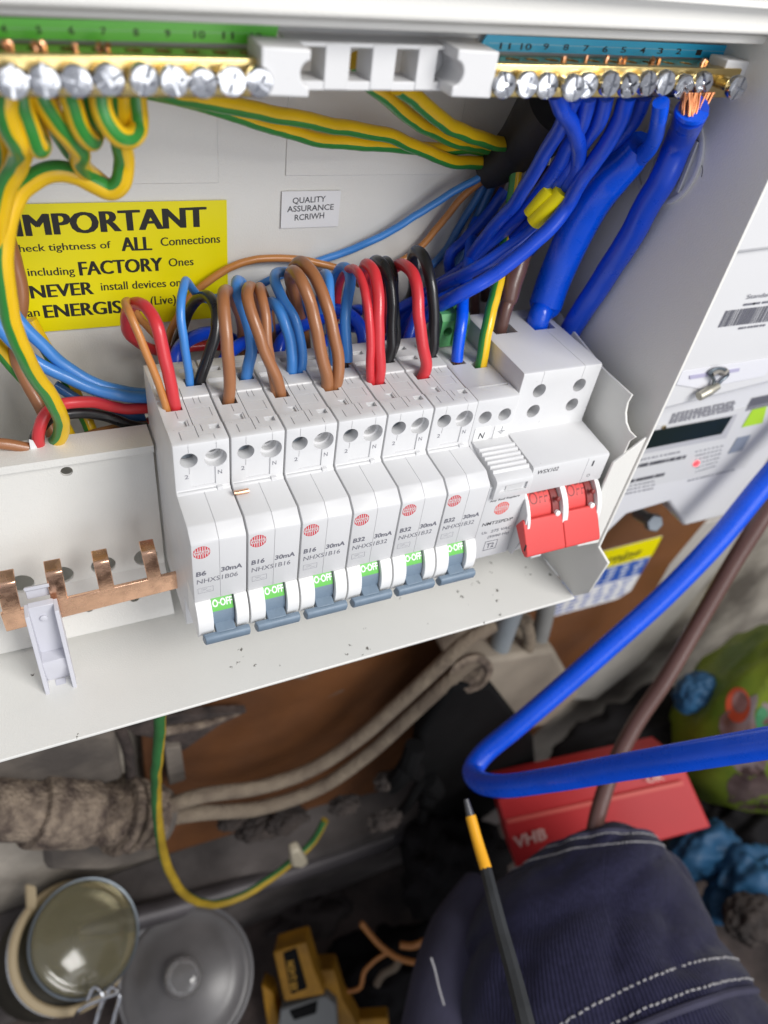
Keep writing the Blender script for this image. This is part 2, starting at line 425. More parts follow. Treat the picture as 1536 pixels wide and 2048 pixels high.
def terminal_bar(name, label, xb0, xb1, screws, clips, big=None, group=None):
    t = thing(name, label, 'terminal bar', ((xb0 + xb1) / 2, 5, 97), group)
    b = sheared(MB().box((xb0, 1.0, 94.0), (xb1, 11.5, 101.6)))
    ob = part('brass_bar', b, brass, t)
    cutm = MB(); xx = screws
    for x in xx:
        if xb0 + 2 < x < xb1 - 1: cutm.cyl((x, 6.3, 90 + zsl(x)), (x, 6.3, 106 + zsl(x)), 1.9, n=16)
    bv = ob.modifiers.new('e', 'BEVEL'); bv.width = 0.4 * S; bv.segments = 2; bv.limit_method = 'ANGLE'
    ob['_co'] = tuple(t['_o']); bake(ob, cutm, False); del ob['_co']
    return t

head_me = {}
def cross_head():
    if 'h' in head_me: return head_me['h']
    mb = MB().lathe((0, 0, 0), (0, -1, 0), [(1.5, -4.5), (1.5, 0), (2.9, 0.0), (3.1, .5), (3.1, 1.9), (2.75, 2.4), (1.4, 2.55), (0.2, 2.6)], 28)
    o = part('screw', mb, chrome, None, smooth=30)
    c = MB().box((-3.6, -4, -.42), (3.6, -1.5, .42)); c.add(*cross_bits())
    bake(o, c, True); me = o.data; bpy.data.objects.remove(o); head_me['h'] = me; return me
def cross_bits():
    return ([(x, y, z) for z in (-1.9, 1.9) for y in (-4, -1.2) for x in (-.42, .42)], [(0, 2, 3, 1), (4, 5, 7, 6), (0, 1, 5, 4), (2, 6, 7, 3), (0, 4, 6, 2), (1, 3, 7, 5)])
def put_screws(t, pts):
    me = cross_head()
    for p in pts:
        o = link('screw', me, t); o.location = (p - org(t)) * S
        o.rotation_euler = (random.uniform(-.10, .10), random.uniform(0, 3.14), random.uniform(-.12, .12))

eb_px = [(-42, 161), (23, 160), (88, 158), (153, 158), (217, 155), (283, 155), (343, 158), (402, 160), (460, 160), (515, 160)]
ep = [onY(u, v, -1.2) for u, v in eb_px]
ebar = terminal_bar('earth_terminal_bar', 'brass earth terminal bar with large plated screws under the green numbered strip', -70, 26.3, [p.x for p in ep], None)
put_screws(ebar, ep)
nb_px = [(1003, 167), (1048, 167), (1088, 168), (1141, 173), (1168, 168), (1212, 165), (1250, 168), (1287, 165), (1323, 163), (1360, 171), (1398, 165), (1466, 173)]
npt = [onY(u, v, -1.2 - (3 if i in (3, 11) else 0)) for i, (u, v) in enumerate(nb_px)]
nbar = terminal_bar('neutral_terminal_bar', 'brass neutral terminal bar with twelve plated screws under the blue numbered strip', 84, 170, [p.x for p in npt], None)
put_screws(nbar, npt)
part('screw_thread', MB().cyl(npt[11], npt[11] + Vector((0, 6, 0)), 1.8, n=16), brass, nbar)

def clip(parent, x0, x1, z0, z1, y0=-2.2, y1=9, dirn=1, both=False):
    """end holder with a round bite on its free side"""
    cx = x1 if dirn > 0 else x0; r = (z1 - z0) * 0.26; zc = (z0 + z1) / 2
    arc = [(cx - dirn * r * math.cos(a) * 0.9, zc + r * math.sin(a)) for a in [math.radians(d) for d in range(-90, 91, 15)]]
    if dirn > 0: poly = [(x0, z0), (x1, z0), (x1, z0 + 1.2)] + [(a, b) for a, b in arc] + [(x1, z1 - 1.2), (x1, z1), (x0, z1)]
    else: poly = [(x1, z1), (x0, z1), (x0, z1 - 1.2)] + [(a, b) for a, b in arc[::-1]] + [(x0, z0 + 1.2), (x0, z0), (x1, z0)]
    mb = MB().prism([(a, y0, b) for a, b in poly], (0, y1 - y0, 0))
    return part('end_holder', mb, plastic, parent, bevel=0.5, seg=3)
q0 = onY(505, 100, -2.2); q1 = onY(618, 198, -2.2)
clip(ebar, 25.2, q1.x, q1.z + 0.2, 104.2)
a_ = onY(905, 195, -2.2); b_ = onY(990, 106, -2.2)
clip(nbar, a_.x - .5, 84.6, a_.z, b_.z + .3, dirn=-1)
a_ = onY(1440, 197, 1); b_ = onY(1520, 125, 1)
clip(nbar, a_.x - 2, b_.x, a_.z, b_.z, y0=1.5, y1=9)

# bare ends of the clamped wires standing out of the top of the bars
for t, us, v in ((ebar, (-40, 8, 20, 70, 84, 195, 212, 150), 88), (nbar, (1128, 1172, 1212, 1240, 1250, 1305, 1318, 1405, 1412), 118)):
    for u in us:
        p = onY(u, v + (u - 1100) * .02 * (t is nbar), 6.3 + random.uniform(-.5, .5)); p.z = 101.5 + zsl(p.x)
        part('wire_end', tube(MB(), [p, p + Vector((random.uniform(-.3, .3), 0, .7)), p + Vector((random.uniform(-.5, .5), random.uniform(-.4, .4), 1.25))], random.uniform(.55, .85), 8), copper_w, t)
# numbered strips above the bars
def strip(name, label, px, mat, nums, ink, parent=None):
    q = [onY(u, v, 12) for u, v in px]
    t = thing(name, label, 'label', tuple(q[0]))
    part('strip', MB().prism(q, (0, 0.5, 0)), mat, t)
    for s_, u, v in nums:
        a = onY(u - 5 * len(s_), v + 8, 12); b = onY(u + 6 * len(s_), v + 8, 12)
        text('number', s_, a, (1, 0, .03), (0, 0, 1), b.x - a.x, 1.45, ink, t, off=0.012, thick=.08)
    # a crease of clear tape
    part('tape_crease', MB().prism([q[0] * .5 + q[3] * .5 + Vector((2, -.02, 0.1)), q[1] * .5 + q[2] * .5 + Vector((-4, -.02, .1)), q[1] * .5 + q[2] * .5 + Vector((-4, -.02, -.02)), q[0] * .5 + q[3] * .5 + Vector((2, -.02, -.02))], (0, .02, 0)), M('tape_edge_' + name, (.35, .65, .35) if mat is green_lab else (.35, .6, .75), .2), t)
strip('green_number_strip', 'bright green numbered strip above the earth terminal bar', [(-60, 33), (558, 50), (550, 89), (-60, 76)], green_lab,
      [(str(i + 4), u, v) for i, (u, v) in enumerate([(8, 57), (78, 59), (143, 60), (207, 62), (272, 64), (335, 66), (398, 68), (455, 70), (512, 72)])], black_ink)
strip('blue_number_strip', 'sky blue numbered strip above the neutral terminal bar', [(975, 69), (1500, 93), (1468, 118), (955, 101)], blue_lab,
      [(s_, u, v) for s_, u, v in zip(['11', '10', '9', '8', '7', '6', '5', '4', '3', '2', '1', 'N'], [1008, 1050, 1090, 1130, 1170, 1208, 1245, 1283, 1318, 1355, 1395, 1455], [90, 91, 91, 92, 94, 96, 97, 98, 99, 100, 102, 105])], black_ink)

# ================================================================ LABELS ON THE BACK PLATE
lab = thing('important_label', 'yellow IMPORTANT warning sticker with black text on the back plate', 'sticker', (5, YB, 20))
part('sticker', MB().box((-32.5, YB - .85, -2.2), (38.3, YB - .7, 42.2)), yellow_lab, lab)
yl = YB - .86
for s_, a, b, t, off in [
    ('IMPORTANT', (37, 473), (411, 453), (33, 427), .016), ('Check tightness of', (19, 505), (222, 496), (27, 489), 0),
    ('ALL', (245, 502), (303, 500), (243, 473), .014), ('Connections', (322, 492), (440, 485), (322, 474), 0),
    ('including', (57, 552), (150, 549), (56, 535), 0), ('FACTORY', (161, 551), (325, 541), (158, 522), .014),
    ('Ones', (338, 533), (387, 530), (337, 516), 0), ('NEVER', (64, 597), (187, 588), (59, 570), .014),
    ('install devices on', (203, 581), (362, 572), (202, 564), 0), ('to', (366, 573), (384, 572), (366, 557), 0),
    ('an', (56, 634), (80, 632), (56, 620), 0), ('ENERGISED', (91, 636), (291, 622), (86, 609), .014),
    ('(Live)', (302, 610), (352, 606), (302, 592), 0), ('Equipment', (360, 606), (452, 600), (359, 588), 0)]:
    heavy = (-.28, 0, .28) if off > .013 else (-.07, .07)
    for dx_ in heavy:
        k_ = 2.0 if s_ == 'IMPORTANT' else 1.0
        text_px(s_, (a[0] + dx_ * 6 * k_, a[1]), (b[0] + dx_ * 6 * k_, b[1]), (t[0] + dx_ * 6 * k_, t[1]), yl, black_ink, lab, 0, thick=.06 + dx_ * .03)
qa = thing('quality_label', 'small white QUALITY ASSURANCE sticker on the back plate', 'sticker', (70, YB, 38))
part('sticker', MB().box((58.3, YB - .80, 31.6), (81.0, YB - .7, 44.8)), white_lab, qa)
for s_, a, b, t in [('QUALITY', (585, 407), (651, 403), (585, 395)), ('ASSURANCE', (574, 424), (667, 419), (574, 412)), ('RCRIWH', (589, 441), (648, 436), (589, 429))]:
    text_px(s_, a, b, t, YB - .81, dark_ink, qa, .012, thick=.05)

# ================================================================ CIRCUIT BREAKERS (local x 0..17.8)
W = 17.8
PY, PZ = -11.0, -58.0         # lever pivot
def arc(r, a0, a1, n, cy=PY, cz=PZ):
    return [(cy - r * math.cos(math.radians(a0 + (a1 - a0) * i / n)), cz + r * math.sin(math.radians(a0 + (a1 - a0) * i / n))) for i in range(n + 1)]
BODY = [(46, 0.6), (24.5, 0.6), (24.2, 0.0), (9.2, 0.0), (8.8, 0.45), (0.9, 0.45), (0.25, 0.15), (0, -0.5),
        (0, -17.6), (-0.9, -18.0), (-1.2, -18.5), (-14.2, -19.2), (-14.9, -19.5), (-18.3, -22.1), (-18.9, -22.7), (-19.1, -23.6), (-19.1, -49.2), (-8, -49.4),
        (-8, -66.5), (0, -66.9), (0, -83), (46, -83)]
def body_with_cuts(parent, x0, x1, rcbo=True):
    mb = MB().profx(BODY, x0, x1)
    o = part('body', mb, plastic, parent)
    bv = o.modifiers.new('b', 'BEVEL'); bv.width = 0.3 * S; bv.segments = 2; bv.limit_method = 'ANGLE'; bv.angle_limit = math.radians(50)
    c = MB()
    if rcbo:
        def bx(a, b, d, z=0.7): c.box((a[0], a[1], -d), (b[0], b[1], z + .3))
        bx((2.3, 18.3), (7.5, 24.0), 13); bx((11.2, 30.2), (16.5, 34.9), 13)          # wire mouths
        bx((13.0, 5.7), (16.2, 8.3), 0.9)                                             # recess right
        c.prism([(3.8, 8.9, .2), (6.9, 8.9, -.9), (6.9, 8.9, 1.2), (3.8, 8.9, 1.2)], (0, 3.6, 0))   # ramp recess left
        bx((7.3, 9.2), (7.55, 13.2), .5)
        bx((10.6, 5.4), (10.85, 9.8), .5)
        bx((8.6, 9.5), (8.85, 29.9), .9); bx((8.95, 13.0), (15.8, 13.2), .35); bx((15.6, 13.4), (15.8, 18.2), .35)   # split between the halves
        bx((8.95, 18.3), (17.6, 18.5), .3); bx((3.5, 2.3), (3.75, 6.6), .5); bx((3.85, 6.4), (8.5, 6.6), .2)
        bx((8.7, 2.6), (8.95, 9.2), .45); bx((9.1, 3.6), (13.6, 3.8), .2); bx((13.3, 0.9), (13.5, 3.5), .4)
        bx((4.9, 14), (5.1, 18.1), .6); bx((9.0, 24.6), (17.3, 24.8), .25); bx((11.8, 21.0), (12.0, 24.4), .4); bx((13.6, 21.0), (13.8, 24.4), .4)
        bx((0.9, 26.5), (8.4, 26.7), .4); bx((1.2, 30.5), (8.4, 33.5), .6); bx((3, 38), (7, 40.5), .9); bx((11, 38.5), (16, 41), .7); bx((9.5, 43.0), (17.0, 43.2), .4)
        # screw openings in the terminal face
        for cx, cz, r, d in ((4.9, -5.9, 2.75, 9), (13.15, -6.3, 3.55, 3.0)):
            c.cyl((cx, -1, cz), (cx, d, cz), r, n=32)
        c.cyl((13.15, 2.6, -6.3), (13.15, 5.5, -6.3), 2.7, n=32); c.cyl((13.15, 5.2, -6.3), (13.15, 9, -6.3), 1.9, n=24)
        c.box((4.82, -.5, -3.0), (4.98, .25, .2)); c.box((13.35, -.5, -2.6), (13.51, .25, .2)); c.box((4.75, -.5, -11.2), (4.95, .3, -8.8))
        c.box((5.1, -.5, -16.6), (13.0, .45, -9.4)); c.box((0.9, -1.1, -17.95), (12.6, .5, -17.7))
        c.box((8.83, -16, -49.3), (8.97, -14.9, -19))
        c.box((8.83, -20, -49.3), (8.97, -18.85, -22.9))
        c.prism([(8.83, -1.0, -18.2), (8.83, -14.3, -19.0), (8.83, -19.0, -22.6), (8.83, -18.6, -23.2), (8.83, -14.1, -19.5), (8.83, -1.1, -18.75)], (.14, 0, 0))
    o['_co'] = tuple(parent['_o']); bake(o, c if rcbo else None, True); del o['_co']
    return o

def cover(parent, x0, x1, r=12.0):
    prof = arc(r, 46.5, -32, 18) + [(-16, PZ - r * math.sin(math.radians(32)) - .4), (-8, -65.5), (-8, -49.6)]
    return part('lever_cover', MB().profx(prof, x0, x1), white_pl, parent, bevel=0.22)

def lever_parts(t, x0=5.7, x1=12.9):
    lv = part('lever', MB().profx(arc(10.2, 57, -50, 20) + [(-11, -66), (-8, -62), (-8, -49.8)], x0, x1), lever, t)
    a = part('lever_label', MB().profx(arc(10.32, 56, 22, 10) + arc(10.1, 22, 56, 10), x0 + .1, x1 - .1), green_pr, t)
    mf = lambda q: Vector((q.x, PY - math.sqrt(max(10.4 ** 2 - (q.z - PZ) ** 2, 0.1)), q.z))
    ox = org(t)
    tx = text('lettering', 'O·OFF', (ox.x - BASE.x + x0 + .3, -21, -52.6), (1, 0, 0), (0, 0, 1), x1 - x0 - .5, 2.0, white_ink, a, .03, top=t, mapf=mf)
    # handle bar on a short neck, pushed down
    ang = math.radians(-19); d = Vector((0, -math.cos(ang), math.sin(ang))); nrm = Vector((0, math.sin(ang), math.cos(ang))) * 1
    c0 = Vector((0, PY, PZ)) + d * 9.2; c1 = Vector((0, PY, PZ)) + d * 12.9
    xm = (x0 + x1) / 2
    part('neck', MB().obox((Vector((xm, 0, 0)) + (c0 + c1) / 2), ((x1 - x0) / 2 - .35, 0, 0), d * 2.5, nrm * 1.9), lever, lv, bevel=.3, top=t)
    cb = c1 + d * 1.1 - nrm * 0.2
    sec = [cb + d * a + nrm * b for a, b in ((-1.3, 1.7), (0.2, 2.35), (1.1, 2.0), (1.6, .9), (1.75, -1.0), (1.3, -2.3), (0.4, -2.6), (-1.3, -2.2))]
    xl = xm - 7.9; xr = xm + 7.9
    hb = MB().prism([(xl, p.y, p.z) for p in sec], (xr - xl, 0, 0))
    for i in range(8):   # taper the ends a little
        for j in (i,): hb.v[j] = Vector((xl + (.0 if i in (0, 7) else .5), hb.v[j].y, hb.v[j].z))
    part('handle', hb, lever, lv, bevel=.45, seg=3, top=t)
    return lv

BASE = Vector((8.9, 20, -83))
def emblem(parent, cx, cz, y, r, mat, top=None, x0=0.0):
    """round emblem of vertical bars with the lettered band across it"""
    mb = MB(); n = 7
    for i in range(n):
        x = -r + (i + .5) * 2 * r / n; hh = math.sqrt(max(r * r - x * x, 0)); bw = r / n * .58
        for s_ in (1, -1):
            if hh > .8: mb.add([(cx + x - bw, y, cz + s_ * .72), (cx + x + bw, y, cz + s_ * .72), (cx + x + bw, y, cz + s_ * hh), (cx + x - bw, y, cz + s_ * hh)], [(0, 1, 2, 3)])
    o = part('emblem', mb, mat, parent, smooth=0, top=top)
    a0 = list(range(0, 360, 10)); rg = MB()
    vs = [(cx + r * k * math.cos(math.radians(a)), y - .005, cz + r * k * math.sin(math.radians(a))) for k in (1, .93) for a in a0]
    m = len(a0); rg.add(vs, [(i, (i + 1) % m, (i + 1) % m + m, i + m) for i in range(m)])
    part('emblem_ring', rg, mat, o, smooth=0, top=top or parent)
    text('emblem_lettering', 'WYLEX', (cx - r * .82, y, cz - .5), (1, 0, 0), (0, 0, 1), r * 1.64, 1.0, mat, o, .02, top=top or parent, thick=.01)
    return o

proto = thing('circuit_breaker', 'x', 'circuit breaker', tuple(BASE), 'RCBO circuit breakers in a row on the rail')
body_with_cuts(proto, 0.3, 17.5)
cover(proto, 0.3, 5.5); cover(proto, 13.2, 17.5)
part('catch', MB().obox((1.6, -18.4, -65.2), (1.1, 0, 0), (0, .5, 0), (0, 0, .5)), white_pl, proto, bevel=.15)
lever_parts(proto)
sc1 = part('terminal_screw', MB().lathe((4.9, 4.6, -5.9), (0, -1, 0), [(2.5, -1), (2.5, 0), (2.2, .5), (.2, .6)], 28), dark_metal, proto)
part('screw_slot', MB().box((3.0, 3.92, -6.15), (6.8, 4.02, -5.65)), dark_gap, sc1, top=proto)
for a, b in (((2.3, 18.3), (7.5, 24.0)), ((11.2, 30.2), (16.5, 34.9))):
    part('wire_clamp', MB().box((a[0] + .3, a[1] + .3, -9), (b[0] - .3, b[1] - .3, -6)), dark_metal, proto)
part('label_flap', MB().box((13.1, -1.35, -19.0), (15.0, -.2, -17.3)), plastic, proto, bevel=.15)
text('moulded_mark', '2', (3.3, -0.02, -12.9), (1, 0, 0), (0, 0, 1), 1.2, 1.6, grey_ink, proto)
text('moulded_mark', 'N', (13.7, -0.02, -12.9), (1, 0, 0), (0, 0, 1), 1.3, 1.7, grey_ink, proto)
emblem(proto, 3.45, -26.7, -19.14, 2.62, red_ink)
sm = MB()
for a, b in (((1.6, -45.2), (6.6, -45.1)), ((1.6, -42.9), (6.6, -42.8)), ((1.6, -45.2), (1.7, -42.8)), ((6.5, -45.2), (6.6, -42.8))):
    sm.box((a[0], -19.16, a[1]), (b[0], -19.12, b[1]))
sm.add([(2.4, -19.15, -44.6), (2.5, -19.15, -44.6), (4.6, -19.15, -43.5), (4.5, -19.15, -43.4)], [(0, 1, 2, 3)])
sm.box((2.6, -19.16, -43.6), (4.0, -19.12, -43.5)); sm.box((4.2, -19.16, -44.5), (5.8, -19.12, -44.4))
part('printed_symbol', sm, lt_ink, proto, smooth=0)

def dup(root, dx):
    r = root.copy(); COL.objects.link(r); r.location = root.location + Vector((dx * S, 0, 0))
    r['_o'] = [root['_o'][0] + dx, root['_o'][1], root['_o'][2]]
    def rec(src, dst):
        for ch in list(src.children):
            c = ch.copy(); COL.objects.link(c); c.parent = dst; rec(ch, c)
    rec(root, r)
    return r
rates = ['B6', 'B16', 'B16', 'B32', 'B32', 'B32']; codes = ['NHXS1B06', 'NHXS1B16', 'NHXS1B16', 'NHXS1B32', 'NHXS1B32', 'NHXS1B32']
lbs = ['white circuit breaker marked B6 at the left end of the row, beside the copper busbar',
       'white circuit breaker marked B16 with the copper offcut lying on it',
       'white circuit breaker marked B16 fed by two crossing brown wires',
       'white circuit breaker marked B32 fed by two brown wires, next to the B16 breakers',
       'white circuit breaker marked B32 fed by two red wires, middle of the B32s',
       'white circuit breaker marked B32 beside the surge protector, fed by one thick red wire']
brk = []
for k in range(6):
    t = proto if k == 0 else dup(proto, k * W); brk.append(t)
for k, t in enumerate(brk):
    t['label'] = lbs[k]; X0 = k * W
    wr = 3.2 if rates[k] == 'B6' else 4.4
    text('printed_rating', rates[k], (X0 + 1.3, -19.12, -37.0), (1, 0, 0), (0, 0, 1), wr, 2.0, grey_ink, t, .03, slant=.08)
    text('printed_rating', '30mA', (X0 + 9.2, -19.12, -37.0), (1, 0, 0), (0, 0, 1), 6.9, 2.0, grey_ink, t, .03, slant=.08)
    text('printed_code', codes[k], (X0 + 1.4, -19.12, -40.6), (1, 0, 0), (0, 0, 1), 13.2, 2.1, grey_ink, t, .0, slant=.08)

# ---------------------------------------------------------------- surge protector
X7 = 6 * W
spd = thing('surge_protector', 'narrow white surge protector with ribbed shoulder and small window next to the main switch', 'surge protector', (X7 + 8.9, 20, -83))
SB = [p for p in BODY]
prof = [(46, 0.3), (9, 0.3), (8.8, 0.6), (0.9, 0.6), (0.25, 0.3), (0, -.4), (0, -17.8), (-19.0, -24.0), (-19.1, -24.5), (-19.1, -61.5), (-8, -63), (0, -66), (0, -83), (46, -83)]
o = part('body', MB().profx(prof, X7 - .26, X7 + 17.4), plastic, spd)
bv = o.modifiers.new('b', 'BEVEL'); bv.width = .3 * S; bv.segments = 2; bv.limit_method = 'ANGLE'; bv.angle_limit = math.radians(50)
c = MB()
for x, z, r in ((X7 + 4.3, -7.2, 2.7), (X7 + 12.7, -7.2, 2.7)): c.cyl((x, -2, z), (x, 9, z), r, n=32)
c.box((X7 + 2.2, 24.2, -12), (X7 + 8.0, 28.6, 2)); c.box((X7 + 9.6, 20.3, -12), (X7 + 15.4, 24.6, 2))
c.box((X7 + 4.0, 7.2, -.6), (X7 + 16.6, 8.3, 2))
o['_co'] = tuple(spd['_o']); bake(o, c); del o['_co']
# ribbed plug-in module standing proud of the shoulder
rib = [(-0.3, -17.2)]
n = 6
for i in range(n):
    y0 = -4.5 - i * 2.15; z0 = -17.5 - i * .33
    rib += [(y0, z0), (y0 - .55, z0 + .75), (y0 - 1.3, z0 + .7), (y0 - 1.8, z0 - .25)]
rib += [(-18.6, -19.6), (-20.4, -20.6), (-20.8, -21.6), (-20.8, -28.6), (-19.0, -29.2), (-19.0, -24.4), (0, -18.2)]
o = part('plug_module', MB().profx(rib, X7 + 1.0, X7 + 16.6), plastic, spd)
bv = o.modifiers.new('b', 'BEVEL'); bv.width = .2 * S; bv.segments = 2; bv.limit_method = 'ANGLE'; bv.angle_limit = math.radians(50)
c = MB().box((X7 + 3.2, -22, -26.0), (X7 + 14.6, -20.0, -22.6)); o['_co'] = tuple(spd['_o']); bake(o, c); del o['_co']
part('status_window', MB().box((X7 + 5.8, -20.3, -25.6), (X7 + 12.9, -20.1, -23.2)), plastic2, spd)
part('label_tab', MB().box((X7 + 1.2, -.35, -17.6), (X7 + 8.0, .1, -11.5)), white_pl, spd, bevel=.12)
part('label_tab', MB().box((X7 + 9.8, -.35, -17.4), (X7 + 16.4, .1, -11.9)), white_pl, spd, bevel=.12)
text('printed_mark', 'N', (X7 + 3.2, -.37, -16.4), (1, 0, 0), (0, 0, 1), 2.3, 2.8, dark_ink, spd, .015, slant=.12)
em = MB().box((X7 + 12.9, -.42, -14.2), (X7 + 13.15, -.38, -12.2))
for i, wd in enumerate((1.7, 1.1, .5)): em.box((X7 + 13.02 - wd, -.42, -14.45 - i * .6), (X7 + 13.02 + wd, -.38, -14.2 - i * .6))
part('earth_symbol', em, grey_ink, spd, smooth=0)
text('printed_text', 'Any Red Replace', (X7 + 1.4, -19.14, -31.3), (1, 0, .01), (0, 0, 1), 13.0, 1.0, dark_ink, spd, .01, slant=.1)
emblem(spd, X7 + 7.9, -35.6, -19.16, 3.1, red_ink2)
text('printed_text', 'NMT2SPD/P', (X7 + 1.2, -19.14, -43.4), (1, 0, 0), (0, 0, 1), 13.6, 1.7, dark_ink, spd, .01, slant=.1)
text('printed_text', 'Uc', (X7 + 2.2, -19.14, -47.9), (1, 0, 0), (0, 0, 1), 2.4, 1.4, grey_ink, spd, .01)
text('printed_text', '275 VAC', (X7 + 6.2, -19.14, -47.9), (1, 0, 0), (0, 0, 1), 9.2, 1.5, grey_ink, spd, .01, slant=.1)
text('printed_text', '(50/60 Hz)', (X7 + 5.6, -19.14, -50.8), (1, 0, 0), (0, 0, 1), 9.6, 1.4, grey_ink, spd, .01, slant=.1)
fr = MB()
for a, b in (((5.2, -57.6), (11.0, -57.3)), ((5.2, -52.9), (11.0, -52.6)), ((5.2, -57.6), (5.45, -52.6)), ((10.75, -57.6), (11.0, -52.6))):
    fr.box((X7 + a[0], -19.16, a[1]), (X7 + b[0], -19.12, b[1]))
part('printed_frame', fr, grey_ink, spd, smooth=0)
text('printed_text', 'T2', (X7 + 6.3, -19.14, -56.4), (1, 0, 0), (0, 0, 1), 3.4, 2.6, grey_ink, spd, .02)

# ---------------------------------------------------------------- main switch (two modules)
XS = 7 * W; XE = 9 * W
sw = thing('main_switch', 'double width white main switch with two linked red levers set to OFF', 'main switch', ((XS + XE) / 2, 20, -83))
prof = [(46, 8.2), (3.0, 8.2), (2.2, 7.9), (1.9, 7.2), (1.9, -17.0), (1.5, -17.7), (-17.0, -19.2), (-17.8, -19.6), (-18.1, -20.4), (-18.1, -32), (-8, -33), (-8, -64), (0, -67), (0, -83), (46, -83)]
o = part('body', MB().profx(prof, XS + .2, XE - .1), plastic, sw)
bv = o.modifiers.new('b', 'BEVEL'); bv.width = .35 * S; bv.segments = 2; bv.limit_method = 'ANGLE'; bv.angle_limit = math.radians(50)
c = MB()
for x, z in ((XS + 9.2, .5), (XS + 27.6, .4), (XS + 9.4, -8.6), (XS + 27.4, -8.4)): c.cyl((x, -4, z), (x, 22, z - 3), 2.85, n=28)
c.box((XS + 4.5, 29.6, -6), (XS + 14.5, 39.5, 10)); c.box((XS + 22.5, 29.6, -6), (XS + 32.5, 39.5, 10))
c.box((XS + 9.0, 1.0, 1.5), (XS + 9.15, 2.3, 9)); c.box((XS + 27.3, 1.0, 3.0), (XS + 27.45, 2.3, 9)); c.box((XS + 27.3, 1.5, 7.9), (XS + 27.45, 29, 8.6))
o['_co'] = tuple(sw['_o']); bake(o, c); del o['_co']
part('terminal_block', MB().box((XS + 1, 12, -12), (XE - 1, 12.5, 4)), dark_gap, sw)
for x in (XS + 9.3, XS + 27.5):
    part('terminal_screw', MB().cyl((x, 9, -1), (x, 11.9, -1.4), 2.0), dark_metal, sw)
text('printed_text', 'WSX102', (XS + 2.2, -18.12, -22.8), (1, 0, .01), (0, 0, 1), 9.6, 1.9, dark_ink, sw, .01, slant=.15)
text('printed_text', '1', (XE - 7.6, -18.12, -24.0), (1, 0, 0), (0, 0, 1), .8, 2.6, dark_ink, sw, .03)
text('printed_text', 'O', (XE - 8.0, -18.12, -29.4), (1, 0, 0), (0, 0, 1), 1.6, 1.5, dark_ink, sw, .0)
part('seam', MB().box((XE - 10.2, -18.15, -31.9), (XE - 10.1, -18.05, -19.9)), lt_ink, sw)
# round rims between the levers
def rim(x0, x1, mat, r=17.5, inner=0.0):
    cy, cz = -8.5, -47.5
    pr = [(cy - r * math.cos(math.radians(a)) * .98, cz + r * math.sin(math.radians(a))) for a in range(62, -71, -7)] + [(-2, -63), (-2, -33)]
    return part('lever_rim', MB().profx(pr, x0, x1), mat, sw, bevel=.2)
rim(XS + .3, XS + 1.5, white_pl); rim(XS + 16.7, XS + 19.2, white_pl); rim(XE - 2.2, XE - .2, white_pl)
part('rim_cheek', MB().profx([(-23.5, -38), (-25, -48), (-22, -60), (-8, -63), (-8, -33.5), (-20, -33.5)], XS - .4, XS + .28), plastic2, sw)
# red levers : curved drum above, sloping tab below
for a, b in ((XS + 1.6, XS + 16.6), (XS + 19.3, XE - 2.3)):
    dr = [(-8.5 - 14.2 * math.cos(math.radians(t_)), -47.5 + 14.6 * math.sin(math.radians(t_))) for t_ in range(80, -1, -8)] + [(-8, -48), (-8, -33)]
    lv = part('red_lever', MB().profx(dr, a, b), red_pl, sw, bevel=.15)
    part('lever_side', MB().profx([(p[0] * 1.0 - 1.0, p[1]) for p in dr[:8]] + [(-10, -46), (-10, -34)], b - 3.4, b - .05), red_dk, lv, top=sw, bevel=.2)
    for zz, yy, mt, r_ in ((-35.5, -20.9, red_dk, .95), (-40.8, -23.2, white_pl, 1.15)):
        part('lever_pin', MB().lathe((b - 1.8, yy, zz), (0, -1, .3), [(r_, -1), (r_, .25), (r_ * .6, .55), (.1, .6)], 20), mt, lv, top=sw)
    mf2 = lambda q: Vector((q.x, -8.5 - 14.2 * math.sqrt(max(1 - ((q.z + 47.5) / 14.6) ** 2, .02)) - .06, q.z))
    text('embossed_text', 'OFF', (a + 2.2, -20, -37.6), (1, 0, 0), (0, 0, 1), 8.4, 3.2, red_dk, lv, -.005, top=sw, mapf=mf2)
tab = [(-22.2, -41.2), (-23.2, -41.0), (-31.0, -51.2), (-31.4, -52.6), (-30.2, -53.6), (-27.6, -52.8), (-20, -46)]
tb = part('lever_tab', MB().profx(tab, XS - 1.2, XS + 16.9), red_pl, sw, bevel=.35)
part('lever_tab', MB().profx(tab, XS + 17.1, XE - 1.6), red_pl, sw, bevel=.35)
part('tab_slot', MB().box((XS - 1.3, -29.4, -51.2), (XS - 1.15, -28.6, -48.2)), dark_gap, tb, top=sw)
part('rear_catch', MB().profx([(-8, -64), (-12, -66), (-13, -78), (-8, -80), (2, -80), (2, -66)], XS + 20.5, XS + 26), plastic, sw, bevel=.3)
part('rear_catch', MB().profx([(-8, -64), (-9, -66), (-10, -72), (2, -72), (2, -66)], XS + 28.5, XS + 30.5), plastic, sw, bevel=.3)

# green connector on the back of the surge protector
gc = thing('green_connector', 'small green plug connector behind the surge protector', 'connector', (X7 + 6, 48, 2))
o = part('housing', MB().profx([(36, 1.2), (36, 12), (38, 14), (46, 14), (46, 1.2)], X7 + 1.5, X7 + 13.5), green_conn, gc)
c = MB()
for x in (X7 + 4.6, X7 + 10.4): c.cyl((x, 34, 7.5), (x, 40, 7.5), 1.9, n=20); c.box((x - 1.6, 40.5, 9), (x + 1.6, 44.5, 16))
o['_co'] = tuple(gc['_o']); bake(o, c); del o['_co']
part('latch', MB().profx([(35, 2), (35.9, 2), (35.9, 13), (35, 11)], X7 + 6.9, X7 + 8.1), green_conn, gc, bevel=.2)

